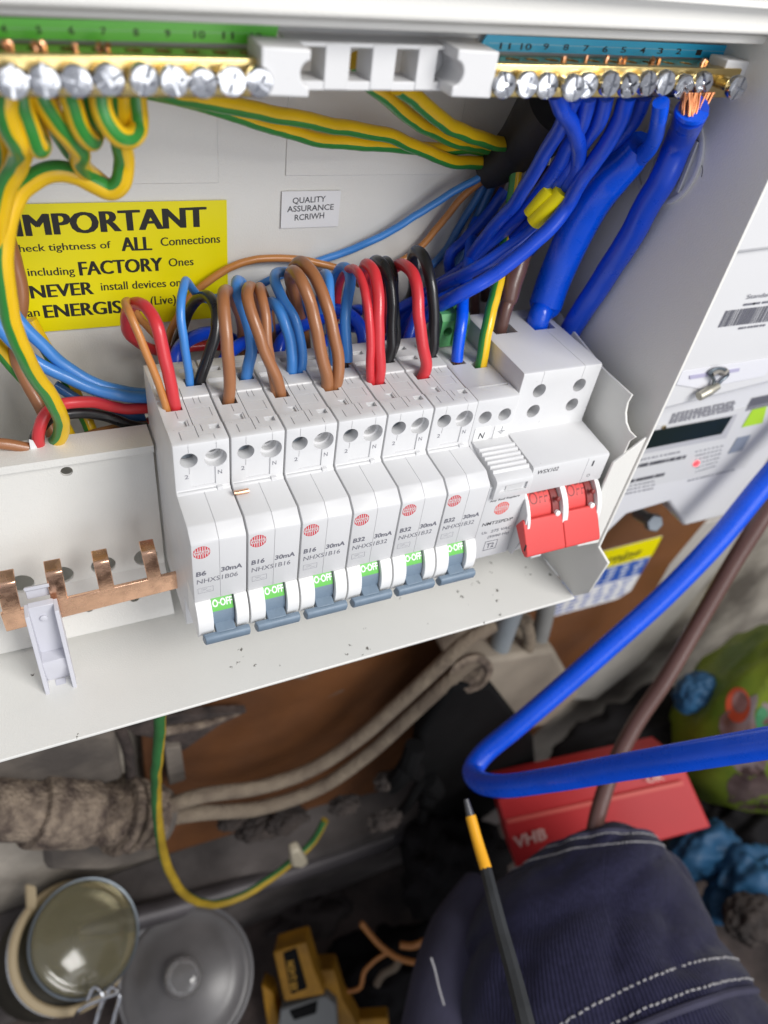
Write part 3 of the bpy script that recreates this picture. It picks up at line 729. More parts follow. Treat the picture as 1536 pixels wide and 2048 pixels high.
# ---------------------------------------------------------------- copper pieces
bb = thing('copper_busbar', 'bare comb busbar of bright copper sticking out left of the breakers', 'busbar', (-30, 15, -80))
yb = 14.0
def bp(u, v): return onY(u, v, yb)
A1, A2 = bp(44, 1219), bp(320, 1154); B1, B2 = bp(25, 1261), bp(353, 1178)
def lin(P, Q, x): return P.z + (Q.z - P.z) * (x - P.x) / (Q.x - P.x)
tz = lambda x: lin(A1, A2, x)
bz = lambda x: lin(B1, B2, x)
xl_ = bp(8, 1250).x
part('bar', MB().prism([(xl_, yb, bz(xl_)), (3, yb, bz(3)), (3, yb, tz(3)), (xl_, yb, tz(xl_))], (0, 1.4, 0)), copper, bb, bevel=.3)
for u, v, hw in ((12, 1170, 2.9), (108, 1148, 2.7), (203, 1127, 2.6), (298, 1107, 2.5)):
    c_ = bp(u, v); cb_ = bp(u + 12, v + 55); x = c_.x; z0 = tz(cb_.x) - .5
    f = MB().profx([(yb + .02, z0), (yb + .02, c_.z - 1.0), (yb + .3, c_.z + .1), (yb + 1.0, c_.z + .6), (yb + 5.5, c_.z + 1.6), (yb + 5.7, c_.z + .4), (yb + 1.9, c_.z - .6), (yb + 1.38, c_.z - 1.3), (yb + 1.38, z0)], x - hw, x + hw)
    f.v = [Vector((q.x + (cb_.x - x) * max(0, min(1, (c_.z - q.z) / (c_.z - z0))), q.y, q.z)) for q in f.v]
    part('finger', f, copper, bb, bevel=.22)
clipm = thing('busbar_support', 'lilac grey plastic support clipped under the copper busbar', 'support', (-45, 12, -100))
ks = [onY(158, 1178, 9), onY(360, 1152, 9)]
def kp(u, v, y=8.0): return onY(u, v, y)
xa, xb = kp(163, 1190).x, kp(200, 1190).x
xa = kp(50, 1235).x; xb = kp(119, 1225).x
zt_, zm_, zb_ = kp(90, 1225).z, kp(90, 1310).z, kp(100, 1365).z
for x in (xa, xb - 1.4):
    part('side_fin', MB().profx([(12.5, zt_ + 1), (7, zt_ + .5), (2, zm_), (-1, zb_ + 2), (-1, zb_), (3, zb_ + .5), (8, zm_ - 1), (13, zm_ + 4)], x, x + 1.4), clip_pl, clipm, bevel=.2)
part('web', MB().profx([(12.8, zt_ + 1.2), (10.5, zt_ + .8), (8.6, zm_ + 1), (10, zm_), (12.8, zm_ + 3)], xa + 1.3, xb - 1.3), clip_pl, clipm, bevel=.2)
part('cross_rib', MB().profx([(9, zm_ + 1), (4.2, zm_ + .4), (3.4, zm_ - 3.2), (6, zb_ + 2), (9, zm_ - 3)], xa + 1.3, xb - 1.3), clip_pl, clipm, bevel=.2)
part('tongue', MB().profx([(5, zb_ + 5), (1, zb_ + 4.4), (-2, zb_ - .6), (-2, zb_ - 3.4), (-.5, zb_ - 3.4), (4, zb_)], (xa + xb) / 2 - 1.6, (xa + xb) / 2 + 2.0), clip_pl, clipm, bevel=.2)
part('top_hook', MB().profx([(16.5, zt_ + 5.5), (13, zt_ + 8.5), (13, zt_ + 7), (15.5, zt_ + 4), (15.6, zt_), (16.5, zt_)], xa + 1.4, xb - 1.4), clip_pl, clipm, bevel=.2)
part('rivet', MB().lathe(((xa + xb) / 2, 9.8, zt_ - 4.5), (0, -1, .15), [(1.2, -1), (1.2, .5), (.9, .7), (.1, .7)], 20), clip_pl, clipm)
cf = onY(481, 985, -4.5)
co_ = part('copper_offcut', tube(MB(), [onZ(468, 986, -18.0 + .5), onZ(482, 984, -18.0 + .5), onZ(497, 981, -18.0 + .5)], .85, 14), copper, None)
tag(co_, 'short loose copper wire offcut lying on the second breaker', 'wire offcut')

# ================================================================ WIRES INTO THE BREAKERS
def LP(k, dx=0, dy=0, z=-4): return Vector((k * W + 4.9 + dx, 21.2 + dy, z))
def RP(k, dx=0, dy=0, z=-4): return Vector((k * W + 13.8 + dx, 32.5 + dy, z))
G1 = 'wires into the breakers'
wire('tan_wire', 'thin tan wire bending into the B6 breaker beside the red wire', c_orange, 1.25,
     [LP(0, -1.6, -1.0), (329, 800, 21), (305, 740, 23), (278, 670, 26), (258, 625, 30), (250, 606, 36), (258, 604, 44), (274, 630, 52), (300, 658, 60), (322, 690, 66), (345, 740, 68)], group=G1)
wire('red_wire', 'thick red wire arching from behind into the B6 breaker', c_red, 1.95,
     [LP(0, 1.0, 0), (346, 790, 21), (331, 720, 23), (314, 655, 27), (293, 618, 33), (272, 606, 40), (255, 620, 48), (253, 652, 56), (275, 685, 64), (320, 703, 70), (370, 698, 73), (430, 690, 74), (520, 700, 74)], group=G1)
wire('blue_wire', 'thin light blue wire with a sharp peak going into the B6 breaker', c_blue, 1.4,
     [RP(0, -1.0, -.5, -3), (379, 755, 32.5), (370, 700, 33), (361, 640, 36), (364, 590, 42), (371, 562, 50), (378, 567, 56), (394, 588, 63), (414, 597, 67), (440, 597, 70)], strip=0, group=G1)
part_c = wire('bare_copper_end', 'bare copper tip of the light blue wire at the B6 breaker', copper_w, .62, [onY(379, 752, 32), onY(386, 773, 32.4)])
part_c.parent = None
wire('black_wire', 'black wire arching over the yellow label into the B6 breaker', c_black, 1.9,
     [RP(0, 1.4, .2), (404, 752, 33), (418, 715, 34), (432, 665, 37), (432, 620, 42), (418, 594, 49), (398, 594, 56), (378, 620, 62), (360, 670, 68), (345, 720, 70)], group=G1)
wire('brown_wire', 'single straight brown wire going into the first B16 breaker', c_brown, 2.0,
     [LP(1, 0, 0), (459, 770, 21.5), (453, 700, 23), (450, 640, 27), (446, 600, 32), (449, 583, 39), (462, 588, 47), (476, 620, 55), (486, 670, 62), (492, 730, 66)], group=G1)
wire('blue_wire', 'light blue wire with an S bend going into the first B16 breaker', c_blue, 2.0,
     [RP(1, 0, 0), (496, 735, 32.5), (503, 700, 33), (500, 665, 35), (485, 615, 39), (472, 580, 44), (474, 563, 51), (486, 572, 58), (496, 620, 65), (498, 680, 70)], group=G1)
wire('brown_wire', 'left of the two brown wires crossing into the second B16 breaker', c_brown, 1.95,
     [LP(2, .8, 0), (556, 765, 21.5), (540, 725, 23), (522, 680, 25), (505, 630, 29), (497, 592, 34), (500, 575, 41), (512, 585, 49), (522, 630, 58), (530, 690, 64)], group=G1)
wire('brown_wire', 'right of the two brown wires crossing into the second B16 breaker', c_brown, 1.8,
     [LP(2, -.7, .8), (548, 765, 23), (538, 720, 26), (533, 680, 28), (531, 630, 32), (523, 592, 37), (518, 577, 44), (525, 580, 51), (536, 620, 58), (545, 690, 64)], group=G1)
wire('blue_wire', 'short hooked light blue wire going into the second B16 breaker', c_blue, 1.95,
     [RP(2, -1.1, 0), (585, 720, 33), (582, 685, 35), (570, 645, 38), (553, 613, 43), (538, 606, 49), (533, 625, 56), (540, 660, 62), (552, 700, 68)], group=G1)
wire('blue_wire', 'taller light blue wire behind the hooked one at the second B16 breaker', c_blue, 1.85,
     [RP(2, 1.6, .6), (603, 720, 34), (602, 690, 36), (588, 640, 40), (566, 600, 45), (551, 565, 51), (553, 547, 58), (575, 548, 63), (600, 580, 68), (620, 640, 72)], group=G1)
wire('bare_copper_end', 'bare copper tip of the taller blue wire at the second B16 breaker', copper_w, .7, [onY(602, 738, 33.4), onY(601, 748, 33.4)])
wire('brown_wire', 'left of the two tall brown wires into the first B32 breaker', c_brown, 2.15,
     [LP(3, -1.0, 0), (655, 760, 21.5), (643, 715, 23), (634, 660, 26), (622, 610, 31), (602, 560, 37), (587, 543, 44), (579, 556, 51), (592, 605, 59), (606, 660, 65), (612, 700, 68)], group=G1)
wire('brown_wire', 'right of the two tall brown wires into the first B32 breaker', c_brown, 2.15,
     [LP(3, 1.6, .2), (674, 755, 22), (676, 715, 24), (664, 660, 28), (650, 605, 33), (630, 553, 40), (609, 527, 47), (592, 530, 54), (585, 560, 60), (580, 620, 66), (585, 700, 70)], group=G1)
wire('blue_wire', 'light blue wire half hidden behind the tall brown wires', c_blue, 1.8,
     [RP(3, -1.6, .6), (668, 700, 34), (662, 650, 37), (660, 600, 42), (657, 560, 48), (650, 548, 55), (644, 570, 61), (640, 640, 67), (640, 700, 70)], group=G1)
wire('blue_wire', 'light blue wire ending in bare copper at the first B32 breaker', c_blue, 1.95,
     [onY(695, 722, 33), (695, 690, 34), (691, 640, 37), (695, 595, 42), (700, 560, 48), (692, 536, 54), (678, 540, 60), (668, 575, 66), (660, 640, 71)], strip=0, group=G1)
wire('bare_copper_end', 'bare copper tip of the light blue wire left of the red wires', copper_w, .9, [onY(696, 716, 33), onY(697, 733, 33.2)])
wire('red_wire', 'thinner of the two red wires into the middle B32 breaker', c_red, 1.55,
     [LP(4, -1.6, .2), (742, 735, 21.5), (741, 690, 23), (738, 630, 27), (730, 580, 33), (716, 548, 40), (704, 537, 47), (690, 545, 55), (678, 570, 62), (670, 640, 68)], group=G1)
wire('red_wire', 'thicker of the two red wires into the middle B32 breaker', c_red, 2.1,
     [LP(4, .7, 0), (762, 740, 21.5), (758, 690, 23), (757, 640, 26), (757, 585, 31), (748, 548, 37), (733, 530, 44), (727, 540, 52), (733, 580, 59), (738, 650, 66)], group=G1)
wire('black_wire', 'left black wire beside the red pair in the middle B32 breaker', c_black, 2.05,
     [RP(4, -.3, 0), (783, 690, 33), (784, 650, 35), (786, 605, 38), (778, 560, 43), (764, 528, 49), (750, 520, 56), (742, 540, 62), (744, 600, 68)], group=G1)
wire('black_wire', 'right black wire arching behind the middle B32 breaker', c_black, 1.8,
     [RP(4, .9, 2.4), (792, 680, 36), (790, 640, 38), (788, 590, 41), (785, 550, 46), (776, 524, 52), (766, 524, 58), (764, 560, 64), (768, 640, 70)], group=G1)
wire('red_wire', 'thick red wire arching into the last B32 breaker', c_red, 2.15,
     [LP(5, .2, 0), (852, 730, 21.5), (845, 690, 22.5), (840, 640, 25), (836, 590, 30), (827, 550, 36), (812, 533, 43), (795, 532, 51), (782, 550, 59), (775, 600, 66), (772, 660, 70)], group=G1)
wire('black_wire', 'tallest black wire arching into the last B32 breaker', c_black, 2.1,
     [RP(5, -.2, 0), (867, 690, 33), (867, 650, 34.5), (865, 600, 37), (858, 550, 42), (846, 514, 49), (832, 503, 56), (824, 515, 62), (828, 560, 68), (818, 600, 71), (795, 630, 72)], group=G1)
wire('blue_wire', 'bright blue wire ending in bare copper at the surge protector', c_tail, 2.25,
     [onY(914, 722, 26.5), (917, 690, 28), (922, 650, 31), (927, 600, 40), (933, 550, 50), (938, 510, 60), (945, 470, 68), (955, 440, 72)])
wire('bare_copper_end', 'bare copper tip of the blue wire at the surge protector', copper_w, 1.3, [onY(914, 720, 26.5), onY(914, 733, 26.5)])
wire('earth_wire', 'green and yellow earth wire running straight down into the surge protector', 'gy', 2.3,
     [onY(961, 736, 22.5), (966, 700, 24), (975, 650, 27.5), (990, 590, 35), (1003, 530, 44), (1015, 470, 52), (1025, 400, 58), (1034, 340, 60), (1040, 300, 63)], phase=-.9, band=.27)
wire('bare_copper_end', 'bare copper tip of the earth wire at the surge protector', copper_w, 1.2, [onY(962, 733, 22.5), onY(958, 745, 22.4)])
# tails into the main switch
wire('brown_tail', 'brown supply cable entering the left terminal of the main switch', c_dbrown, [2.7, 2.7, 2.75, 3.9, 3.9, 3.9, 3.9],
     [Vector((134.2, 34.5, 0)), Vector((134.6, 35.2, 14)), onY(1015, 608, 36.5), onY(1018, 600, 37), (1030, 550, 41), (1052, 480, 48), (1075, 420, 55), (1100, 340, 62)])
wire('thick_blue_tail', 'thickest bright blue cable with a step in its sleeve entering the main switch', c_tail, [4.5, 4.5, 4.7, 6.7, 6.6, 6.7, 6.8, 6.6, 5.6, 4.6],
     [Vector((152.1, 35, 0)), Vector((152.4, 35.6, 12)), onY(1087, 618, 37.5), onY(1090, 612, 38.7), (1108, 560, 38), (1148, 470, 34), (1186, 400, 30), (1222, 355, 25), (1256, 322, 20), (1284, 288, 15)])
wire('blue_tail', 'dark blue cable with fanned copper strands running down beside the side wall', c_royal, [4.6, 4.5, 4.5, 4.3],
     [onY(1384, 224, -5), onX(1360, 280, 164), onX(1325, 360, 165), onX(1280, 440, 165.5), (1225, 530, 38), (1180, 600, 54), (1140, 660, 64), (1120, 700, 70)])
# strands of the stripped end
strand_m = M('dull_copper_strand', (.50, .20, .09), .5, .8)
tl = thing('stripped_cable_end', 'fanned bare copper strands at the top of the dark blue cable', 'copper strands', tuple(onY(1384, 215, -5)))
for i in range(60):
    a = random.uniform(-1, 1); b = random.uniform(-1, 1)
    p0 = onY(1384, 222, -5) + Vector((a * 3.4, b * 2.0, -1)); p1 = onY(1397 + a * 30, 192, -3.5 + b * 1.5)
    part('strand', tube(MB(), [p0, p0 * .5 + p1 * .5 + Vector((random.uniform(-.5, .5), 0, 0)), p1 + Vector((0, 0, .8))], .26, 6), strand_m, tl)
part('insulation_lip', tube(MB(), [onY(1384, 220, -5), onY(1381, 227, -4.6)], 4.7, 20), c_tail, tl)
wire('blue_tail', 'blue cable bending down from the third neutral screw to join the thick blue cable', c_tail, [2.3, 2.3, 2.5, 3.2, 3.6],
     [onY(1322, 205, -3), (1318, 240, -1), (1308, 275, 4), (1290, 303, 12), (1262, 318, 22), (1225, 318, 32)], n=16)
fer = wire('crimped_ferrule', 'bright tinned conductor of the cable under the third neutral screw', chrome, .9, [onY(1326, 180, 5), onY(1322, 207, 5)])
wire('bare_copper_end', 'second bright tinned strand under the third neutral screw', copper_w, .7, [onY(1316, 184, 5), onY(1319, 206, 5)])

# ================================================================ ROYAL BLUE NEUTRAL WIRES
G2 = 'royal blue wires from the neutral bar'
yy0 = 6.5
wire('royal_blue_wire', 'royal blue wire bulging right below the fourth neutral screw and wearing the yellow sleeve', c_royal, 2.45,
     [onY(1112, 185, yy0), (1122, 215, 8), (1144, 250, 12), (1158, 290, 17), (1156, 330, 22), (1138, 365, 28), (1105, 410, 35), (1068, 455, 38), (1020, 495, 39), (960, 532, 41), (900, 562, 50), (830, 600, 68), (760, 640, 71)], group=G2)
wire('royal_blue_wire', 'royal blue wire passing behind the bulging one, left of it', c_royal, 2.4,
     [onY(1150, 190, yy0), (1128, 240, 14), (1095, 300, 24), (1060, 360, 34), (1020, 420, 44), (975, 470, 52), (940, 520, 58), (915, 570, 62), (905, 640, 64), (900, 700, 66)], group=G2)
wire('royal_blue_wire', 'royal blue wire running down from the fifth neutral screw', c_royal, 2.4,
     [onY(1178, 190, yy0), (1165, 240, 12), (1140, 290, 20), (1110, 340, 29), (1070, 395, 38), (1020, 450, 47), (965, 500, 55), (910, 548, 62), (860, 580, 66), (800, 640, 70), (770, 700, 70)], group=G2)
wire('royal_blue_wire', 'royal blue wire running down from the sixth neutral screw behind the front one', c_royal, 2.4,
     [onY(1213, 190, yy0), (1200, 235, 11), (1170, 285, 19), (1130, 345, 28), (1090, 400, 37), (1045, 460, 46), (1000, 500, 53), (940, 540, 59), (880, 590, 64), (820, 640, 68), (790, 700, 68)], group=G2)
wire('royal_blue_wire', 'front royal blue wire sweeping in one long curve past the yellow sleeves', c_royal, 2.65,
     [onY(1256, 190, yy0 - 1), (1238, 240, 9), (1205, 300, 15), (1165, 355, 21), (1135, 410, 27), (1095, 460, 28), (1040, 510, 30), (980, 555, 32), (920, 588, 36), (860, 625, 46), (825, 665, 60), (815, 720, 62)], group=G2)
wire('royal_blue_wire', 'royal blue wire hanging from the seventh neutral screw', c_royal, 2.4,
     [onY(1290, 188, yy0), (1270, 235, 14), (1228, 295, 25), (1180, 350, 36), (1135, 400, 44), (1090, 445, 50), (1060, 500, 52), (1000, 540, 58), (940, 580, 63), (880, 640, 67), (860, 700, 68)], group=G2)
wire('royal_blue_wire', 'dark royal blue wire low in the bundle near the back plate', c_royal, 2.3,
     [(1010, 380, 68), (975, 430, 68), (930, 480, 68), (900, 510, 68), (900, 560, 68), (890, 620, 68), (880, 690, 68)], group=G2)
# yellow marker sleeves
for nm, pp, r_ in (('yellow_sleeve', [(1126, 380, 29), (1068, 444, 36.5)], 3.0), ('yellow_sleeve', [(1100, 375, 32), (1060, 425, 39)], 2.55)):
    a, b = onY(*pp[0]), onY(*pp[1])
    tag(part(nm, tube(MB(), [a, a * .5 + b * .5, b], r_, 18), M('yellow_sleeving', (.90, .78, 0), .45)), 'bright yellow marker sleeve on the front blue wire' if r_ > 2.9 else 'smaller yellow marker sleeve behind the front one', 'sleeve')
# tails rising behind the breakers
for k, (pts, lb) in enumerate([
    ([(352, 745, 47), (354, 712, 50), (372, 682, 55), (402, 668, 61), (440, 668, 66), (480, 690, 70), (500, 720, 72)], 'royal blue tail curling up behind the B6 breaker'),
    ([(438, 745, 47), (452, 715, 51), (480, 690, 57), (520, 680, 63), (560, 660, 67), (620, 640, 71)], 'royal blue tail behind the first B16 breaker'),
    ([(548, 735, 47), (556, 700, 50), (575, 670, 55), (612, 648, 61), (660, 632, 67), (720, 620, 71)], 'royal blue tail behind the second B16 breaker'),
    ([(640, 720, 47), (652, 690, 51), (680, 660, 57), (712, 655, 62), (740, 690, 66), (755, 720, 69)], 'royal blue tail behind the first B32 breaker'),
    ([(724, 710, 47), (728, 680, 50), (712, 640, 56), (680, 620, 62), (640, 630, 68), (600, 650, 72)], 'royal blue tail behind the middle B32 breaker'),
    ([(812, 700, 47), (822, 665, 50), (836, 625, 54), (860, 600, 59), (900, 585, 64)], 'royal blue tail behind the last B32 breaker')]):
    wire('royal_blue_tail', lb, c_royal, 2.4, pts, group='royal blue tails behind the breakers')

# ================================================================ THIN WIRES ACROSS THE BACK PLATE
wire('blue_wire', 'long thin blue wire crossing the back plate up to the right', c_blue, 1.45,
     [(425, 597, 74), (480, 590, 74), (540, 562, 75), (600, 535, 76), (680, 508, 76), (760, 473, 75), (830, 432, 74), (900, 388, 72), (960, 356, 70), (1010, 320, 68), (1050, 280, 64)])
wire('tan_wire', 'thin tan wire arching across the right edge of the yellow label', c_orange, 1.4,
     [(330, 700, 72), (345, 655, 74), (375, 602, 75), (420, 558, 75.5), (470, 530, 76), (530, 518, 76), (590, 518, 76), (640, 526, 75), (690, 545, 74), (720, 570, 72)])
wire('tan_wire', 'thin tan wire rising to the right behind the black wires', c_orange, 1.4,
     [(760, 560, 72), (800, 525, 74), (840, 495, 75), (880, 450, 75), (915, 405, 74), (960, 365, 72), (1010, 320, 68)])
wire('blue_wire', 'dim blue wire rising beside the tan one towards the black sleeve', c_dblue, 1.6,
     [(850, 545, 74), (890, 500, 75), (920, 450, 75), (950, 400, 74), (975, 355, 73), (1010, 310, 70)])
wire('brown_wire', 'dark brown wire running down from the black sleeve', c_dbrown, 2.2,
     [(1010, 300, 72), (985, 370, 74), (965, 420, 75), (955, 480, 75), (950, 560, 74), (950, 640, 72)])
wire('brown_wire', 'second dark brown wire behind the blue bundle', c_dbrown, 2.0,
     [(1035, 310, 72), (1000, 370, 74), (985, 430, 75), (975, 500, 75), (970, 600, 74)])
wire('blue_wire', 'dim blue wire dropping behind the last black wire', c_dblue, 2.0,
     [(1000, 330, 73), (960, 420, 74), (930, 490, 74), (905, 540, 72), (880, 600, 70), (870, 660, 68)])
slv = part('black_sleeve', tube(MB(), [(onY(*p)) for p in [(1130, 195, 38), (1090, 240, 48), (1040, 290, 62), (990, 335, 70), (965, 350, 73)]], [13, 12, 9.0, 7, 5.5], 24), M('black_rubber', (.022, .022, .024), .6, bump=.4, bscale=200, var=.3), None)
tag(slv, 'wide black rubber sleeve the wires pass through above the blue bundle', 'cable sleeve')

# ================================================================ EARTH WIRES
G3 = 'earth wires from the earth bar'
wire('earth_wire', 'front earth wire looping under the earth bar in a small U', 'gy', 2.35,
     [onY(200, 180, 5), (200, 205, 5), (211, 240, 4.5), (232, 268, 5), (258, 275, 8), (275, 262, 12), (277, 230, 14), (272, 190, 15)], phase=-.25, band=.12, group=G3)
wire('earth_wire', 'large front earth wire sweeping down the left edge and into the lower trunking', 'gy', 2.55,
     [onY(236, 180, 12), (238, 230, 15), (241, 285, 18), (246, 330, 21), (241, 366, 22), (222, 380, 23), (190, 368, 24), (150, 348, 25), (105, 340, 25), (62, 362, 25), (27, 403, 25), (10, 458, 24), (7, 530, 23), (16, 610, 23), (38, 690, 25), (75, 755, 29), (105, 800, 33), (122, 838, 37), (122, 870, 41), (106, 892, 46)], phase=.75, band=.22, group=G3)
wire('earth_wire', 'earth wire hanging from the left most visible screw', 'gy', 2.5,
     [onY(12, 180, 6), (12, 215, 6), (22, 255, 7), (36, 285, 9), (42, 300, 12), (34, 330, 17), (16, 370, 20), (2, 420, 22), (-8, 500, 24)], phase=.4, band=.12, group=G3)
wire('earth_wire', 'earth wire looping tightly beside the left most one', 'gy', 2.4,
     [onY(40, 180, 8), (48, 220, 8), (62, 262, 8.5), (72, 292, 10), (80, 290, 13), (72, 250, 17), (60, 200, 19)], phase=-.25, band=.12, group=G3)
wire('earth_wire', 'earth wire slanting right under the third visible screw', 'gy', 2.35,
     [onY(78, 182, 8), (88, 205, 8), (115, 245, 9), (142, 278, 11), (158, 300, 14), (160, 322, 19), (176, 345, 24), (205, 368, 28), (225, 378, 31)], phase=-.25, band=.12, group=G3)
wire('earth_wire', 'earth wire with a narrow loop under the fourth visible screw', 'gy', 2.3,
     [onY(138, 182, 6), (144, 205, 6), (156, 240, 6.5), (172, 270, 8), (184, 280, 11), (188, 262, 15), (180, 225, 18), (172, 190, 20)], phase=-.25, band=.12, group=G3)
wire('earth_wire', 'dark earth wire deep behind the small loops', 'gy', 2.2,
     [(100, 180, 24), (105, 230, 28), (125, 280, 33), (150, 310, 36), (160, 290, 38), (160, 230, 38)], group=G3)
wire('earth_wire', 'earth wire at the far left edge behind the looped ones', 'gy', 2.6,
     [(-6, 200, 20), (0, 260, 22), (8, 320, 26), (-6, 380, 30), (-18, 470, 34)], group=G3)
wire('earth_wire', 'upper of the two long earth wires crossing the back plate to the right', 'gy', 2.35,
     [onY(300, 170, 22), (350, 188, 26), (430, 205, 33), (520, 222, 40), (620, 243, 47), (700, 256, 53), (780, 272, 59), (850, 300, 64), (910, 322, 68), (965, 326, 71), (1000, 322, 72)], group=G3)
wire('earth_wire', 'lower of the two long earth wires crossing the back plate to the right', 'gy', 2.3,
     [onY(240, 172, 26), (330, 186, 30), (420, 213, 36), (500, 238, 43), (570, 262, 50), (660, 282, 57), (760, 290, 63), (850, 296, 69), (930, 296, 72), (975, 300, 73)], group=G3)
wire('earth_wire', 'earth wire dropping from behind the slotted bridge towards the black sleeve', 'gy', 2.5,
     [onY(795, 170, 18), (822, 190, 24), (860, 220, 31), (900, 250, 40), (945, 272, 49), (990, 285, 57), (1030, 292, 62)], group=G3)
wire('earth_wire', 'second earth wire behind the slotted bridge, lower than its neighbour', 'gy', 2.4,
     [onY(710, 120, 22), (745, 168, 26), (790, 208, 36), (840, 245, 47), (890, 272, 57), (940, 287, 65), (985, 298, 70)], group=G3)

# ================================================================ LOWER LEFT WIRES
wire('blue_wire', 'upper light blue wire curving down the left side to the breakers', c_blue, 2.1,
     [(8, 590, 66), (40, 645, 62), (85, 692, 60), (140, 738, 58), (195, 768, 56), (250, 783, 55), (300, 790, 54), (345, 790, 54)])
wire('blue_wire', 'lower light blue wire curving down the left side to the breakers', c_blue, 2.1,
     [(-12, 640, 62), (20, 680, 60), (70, 722, 58), (130, 752, 56), (190, 778, 54), (250, 793, 52), (310, 797, 52), (345, 797, 52)])
wire('red_wire', 'red wire crossing to the left below the light blue pair', c_red, 2.0,
     [(80, 905, 44), (78, 870, 42), (92, 828, 44), (130, 806, 48), (180, 804, 50), (240, 816, 51), (300, 815, 52), (345, 812, 52)])
wire('black_wire', 'black wire curving left below the red one', c_black, 1.95,
     [(66, 900, 46), (74, 868, 46), (100, 835, 48), (150, 826, 50), (210, 832, 51), (260, 848, 51), (310, 856, 52), (345, 858, 52)])
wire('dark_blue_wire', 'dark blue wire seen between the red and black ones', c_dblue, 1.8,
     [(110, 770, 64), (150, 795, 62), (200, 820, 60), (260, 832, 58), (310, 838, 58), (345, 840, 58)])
wire('brown_wire', 'brown wire hanging along the left edge of the yellow label', c_brown, 2.3,
     [(14, 470, 70), (30, 530, 69), (42, 590, 67), (34, 650, 66), (34, 710, 64), (60, 780, 60), (95, 840, 55), (110, 880, 52), (112, 920, 52)])
wire('brown_wire', 'brown cable end at the bottom left over the bracket lip', c_brown, 1.9,
     [(-30, 886, 42), (10, 888, 42), (40, 893, 42), (56, 896, 42)])
wire('tan_wire', 'tan wire running right just above the bracket lip', c_brown, 1.9,
     [(100, 900, 50), (150, 882, 52), (200, 866, 54), (260, 852, 56), (320, 850, 56)])
wire('earth_wire', 'dull green earth wire behind the front one at the lower left', 'gy', 2.3,
     [(60, 640, 70), (100, 710, 68), (140, 770, 66), (165, 820, 62), (182, 860, 58), (190, 900, 55)])
wire('earth_wire', 'dark green earth wire low at the left edge', 'gy', 2.6,
     [(-20, 680, 66), (20, 720, 66), (60, 770, 64), (100, 820, 60), (135, 865, 56), (150, 910, 52)])
mk = part('white_tape_flag', MB().prism([onY(58, 880, 40), onY(66, 882, 40), onY(78, 902, 41), onY(62, 906, 41)], (0, .5, 0)), white_lab, None)
tag(mk, 'scrap of torn white tape on the wires above the bracket lip', 'tape')

# ================================================================ THE CUPBOARD BEHIND AND BELOW
YWALL = 92.0
ZFLOOR = -625.0
def dirty(name, c1, c2, sc, rough=.9, bump=.8, bs=60, c3=None):
    m = M(name, c1, rough, bump=bump, bscale=bs, col2=c2, vscale=sc, detail=8, bdist=.003)
    return m
plaster = dirty('stained_plaster', (.60, .54, .46), (.13, .11, .09), 11)
nt = plaster.node_tree
wood = M('varnished_brown_board', (.19, .073, .024), .55, bump=.4, bscale=60, col2=(.105, .042, .017), vscale=11, detail=6, rvar=.12)
tc = None
grime = dirty('grimy_floor', (.085, .062, .055), (.025, .020, .019), 22, bs=90)
rust = dirty('dirty_galvanised_pipe', (.30, .235, .175), (.085, .06, .048), 110, bump=1.0, bs=420)
stone = dirty('dusty_masonry', (.20, .17, .14), (.08, .068, .06), 25)
rubber = M('black_rubber_dusty', (.007, .007, .0075), .85, spec=.15, bump=.5, bscale=90, var=.4, vscale=30)
# setting
tag(part('wall', MB().box((-900, YWALL + 12, -700), (1500, YWALL + 30, 500)), plaster), kind='structure')
tag(part('floor', MB().box((-900, -900, ZFLOOR - 20), (1500, YWALL + 12, ZFLOOR)), grime), kind='structure')
def jag(pts, y, th, mat, name, bev=0, parent=None): return part(name, MB().prism([onY(u, v, y) for u, v in pts], (0, th, 0)), mat, parent, bevel=bev)
bd = jag([(260, 1200), (1420, 900), (1415, 1040), (1340, 1130), (1290, 1220), (1210, 1310), (1130, 1400), (1070, 1470), (980, 1530), (850, 1562), (640, 1612), (430, 1680), (325, 1712), (290, 1560)], YWALL, 11.5, wood, 'brown_backing_board', 1.0)
tag(bd, 'varnished brown wooden board on the wall behind the enclosure', 'board')
# worn marks on the board are shallow chips
for u, v in ((560, 1345), (668, 1388), (610, 1352)):
    p = onY(u, v, YWALL - .3)
    part('chip', MB().prism([p + Vector((random.uniform(-9, 9), 0, random.uniform(-3, 3))) for _ in range(3)], (0, .25, 0)), stone, bd).matrix_parent_inverse = Matrix()

# skirting and pipes at the base
t = part('skirting_board', MB().profx([(YWALL + 12, -622), (60, -622), (56, -530), (60, -512), (YWALL + 12, -505)], -900, 330), dirty('dusty_grey_paint', (.135, .118, .112), (.045, .038, .036), 16, bump=.6), None, bevel=3)
tag(t, 'long dusty grey skirting board under the brown backing board', 'skirting')
t = part('floor_pipe', tube(MB(), [onY(150, 1870, 58), onY(420, 1795, 58), onY(700, 1705, 58), onY(900, 1630, 58)], 9, 20), M('dull_dark_pipe', (.10, .09, .095), .45, .3, bump=.3, bscale=80, var=.4, vscale=20), None, smooth=60)
tag(t, 'dark dull pipe lying along the foot of the wall', 'pipe')
t = part('stone_block', MB().prism([onY(-60, 1500, 70), onY(130, 1462, 70), onY(232, 1470, 70), onY(248, 1560, 70), onY(150, 1590, 70), onY(-60, 1600, 70)], (0, 22, 0)), stone, None, bevel=4)
tag(t, 'dusty masonry block just under the left corner of the enclosure', 'masonry block')
t = part('stone_block', MB().prism([onY(80, 1640, 66), onY(300, 1640, 66), onY(318, 1720, 66), onY(210, 1745, 66), onY(90, 1745, 66)], (0, 30, 0)), stone, None, bevel=5)
tag(t, 'dusty masonry block beneath the dirty conduit pipe', 'masonry block')

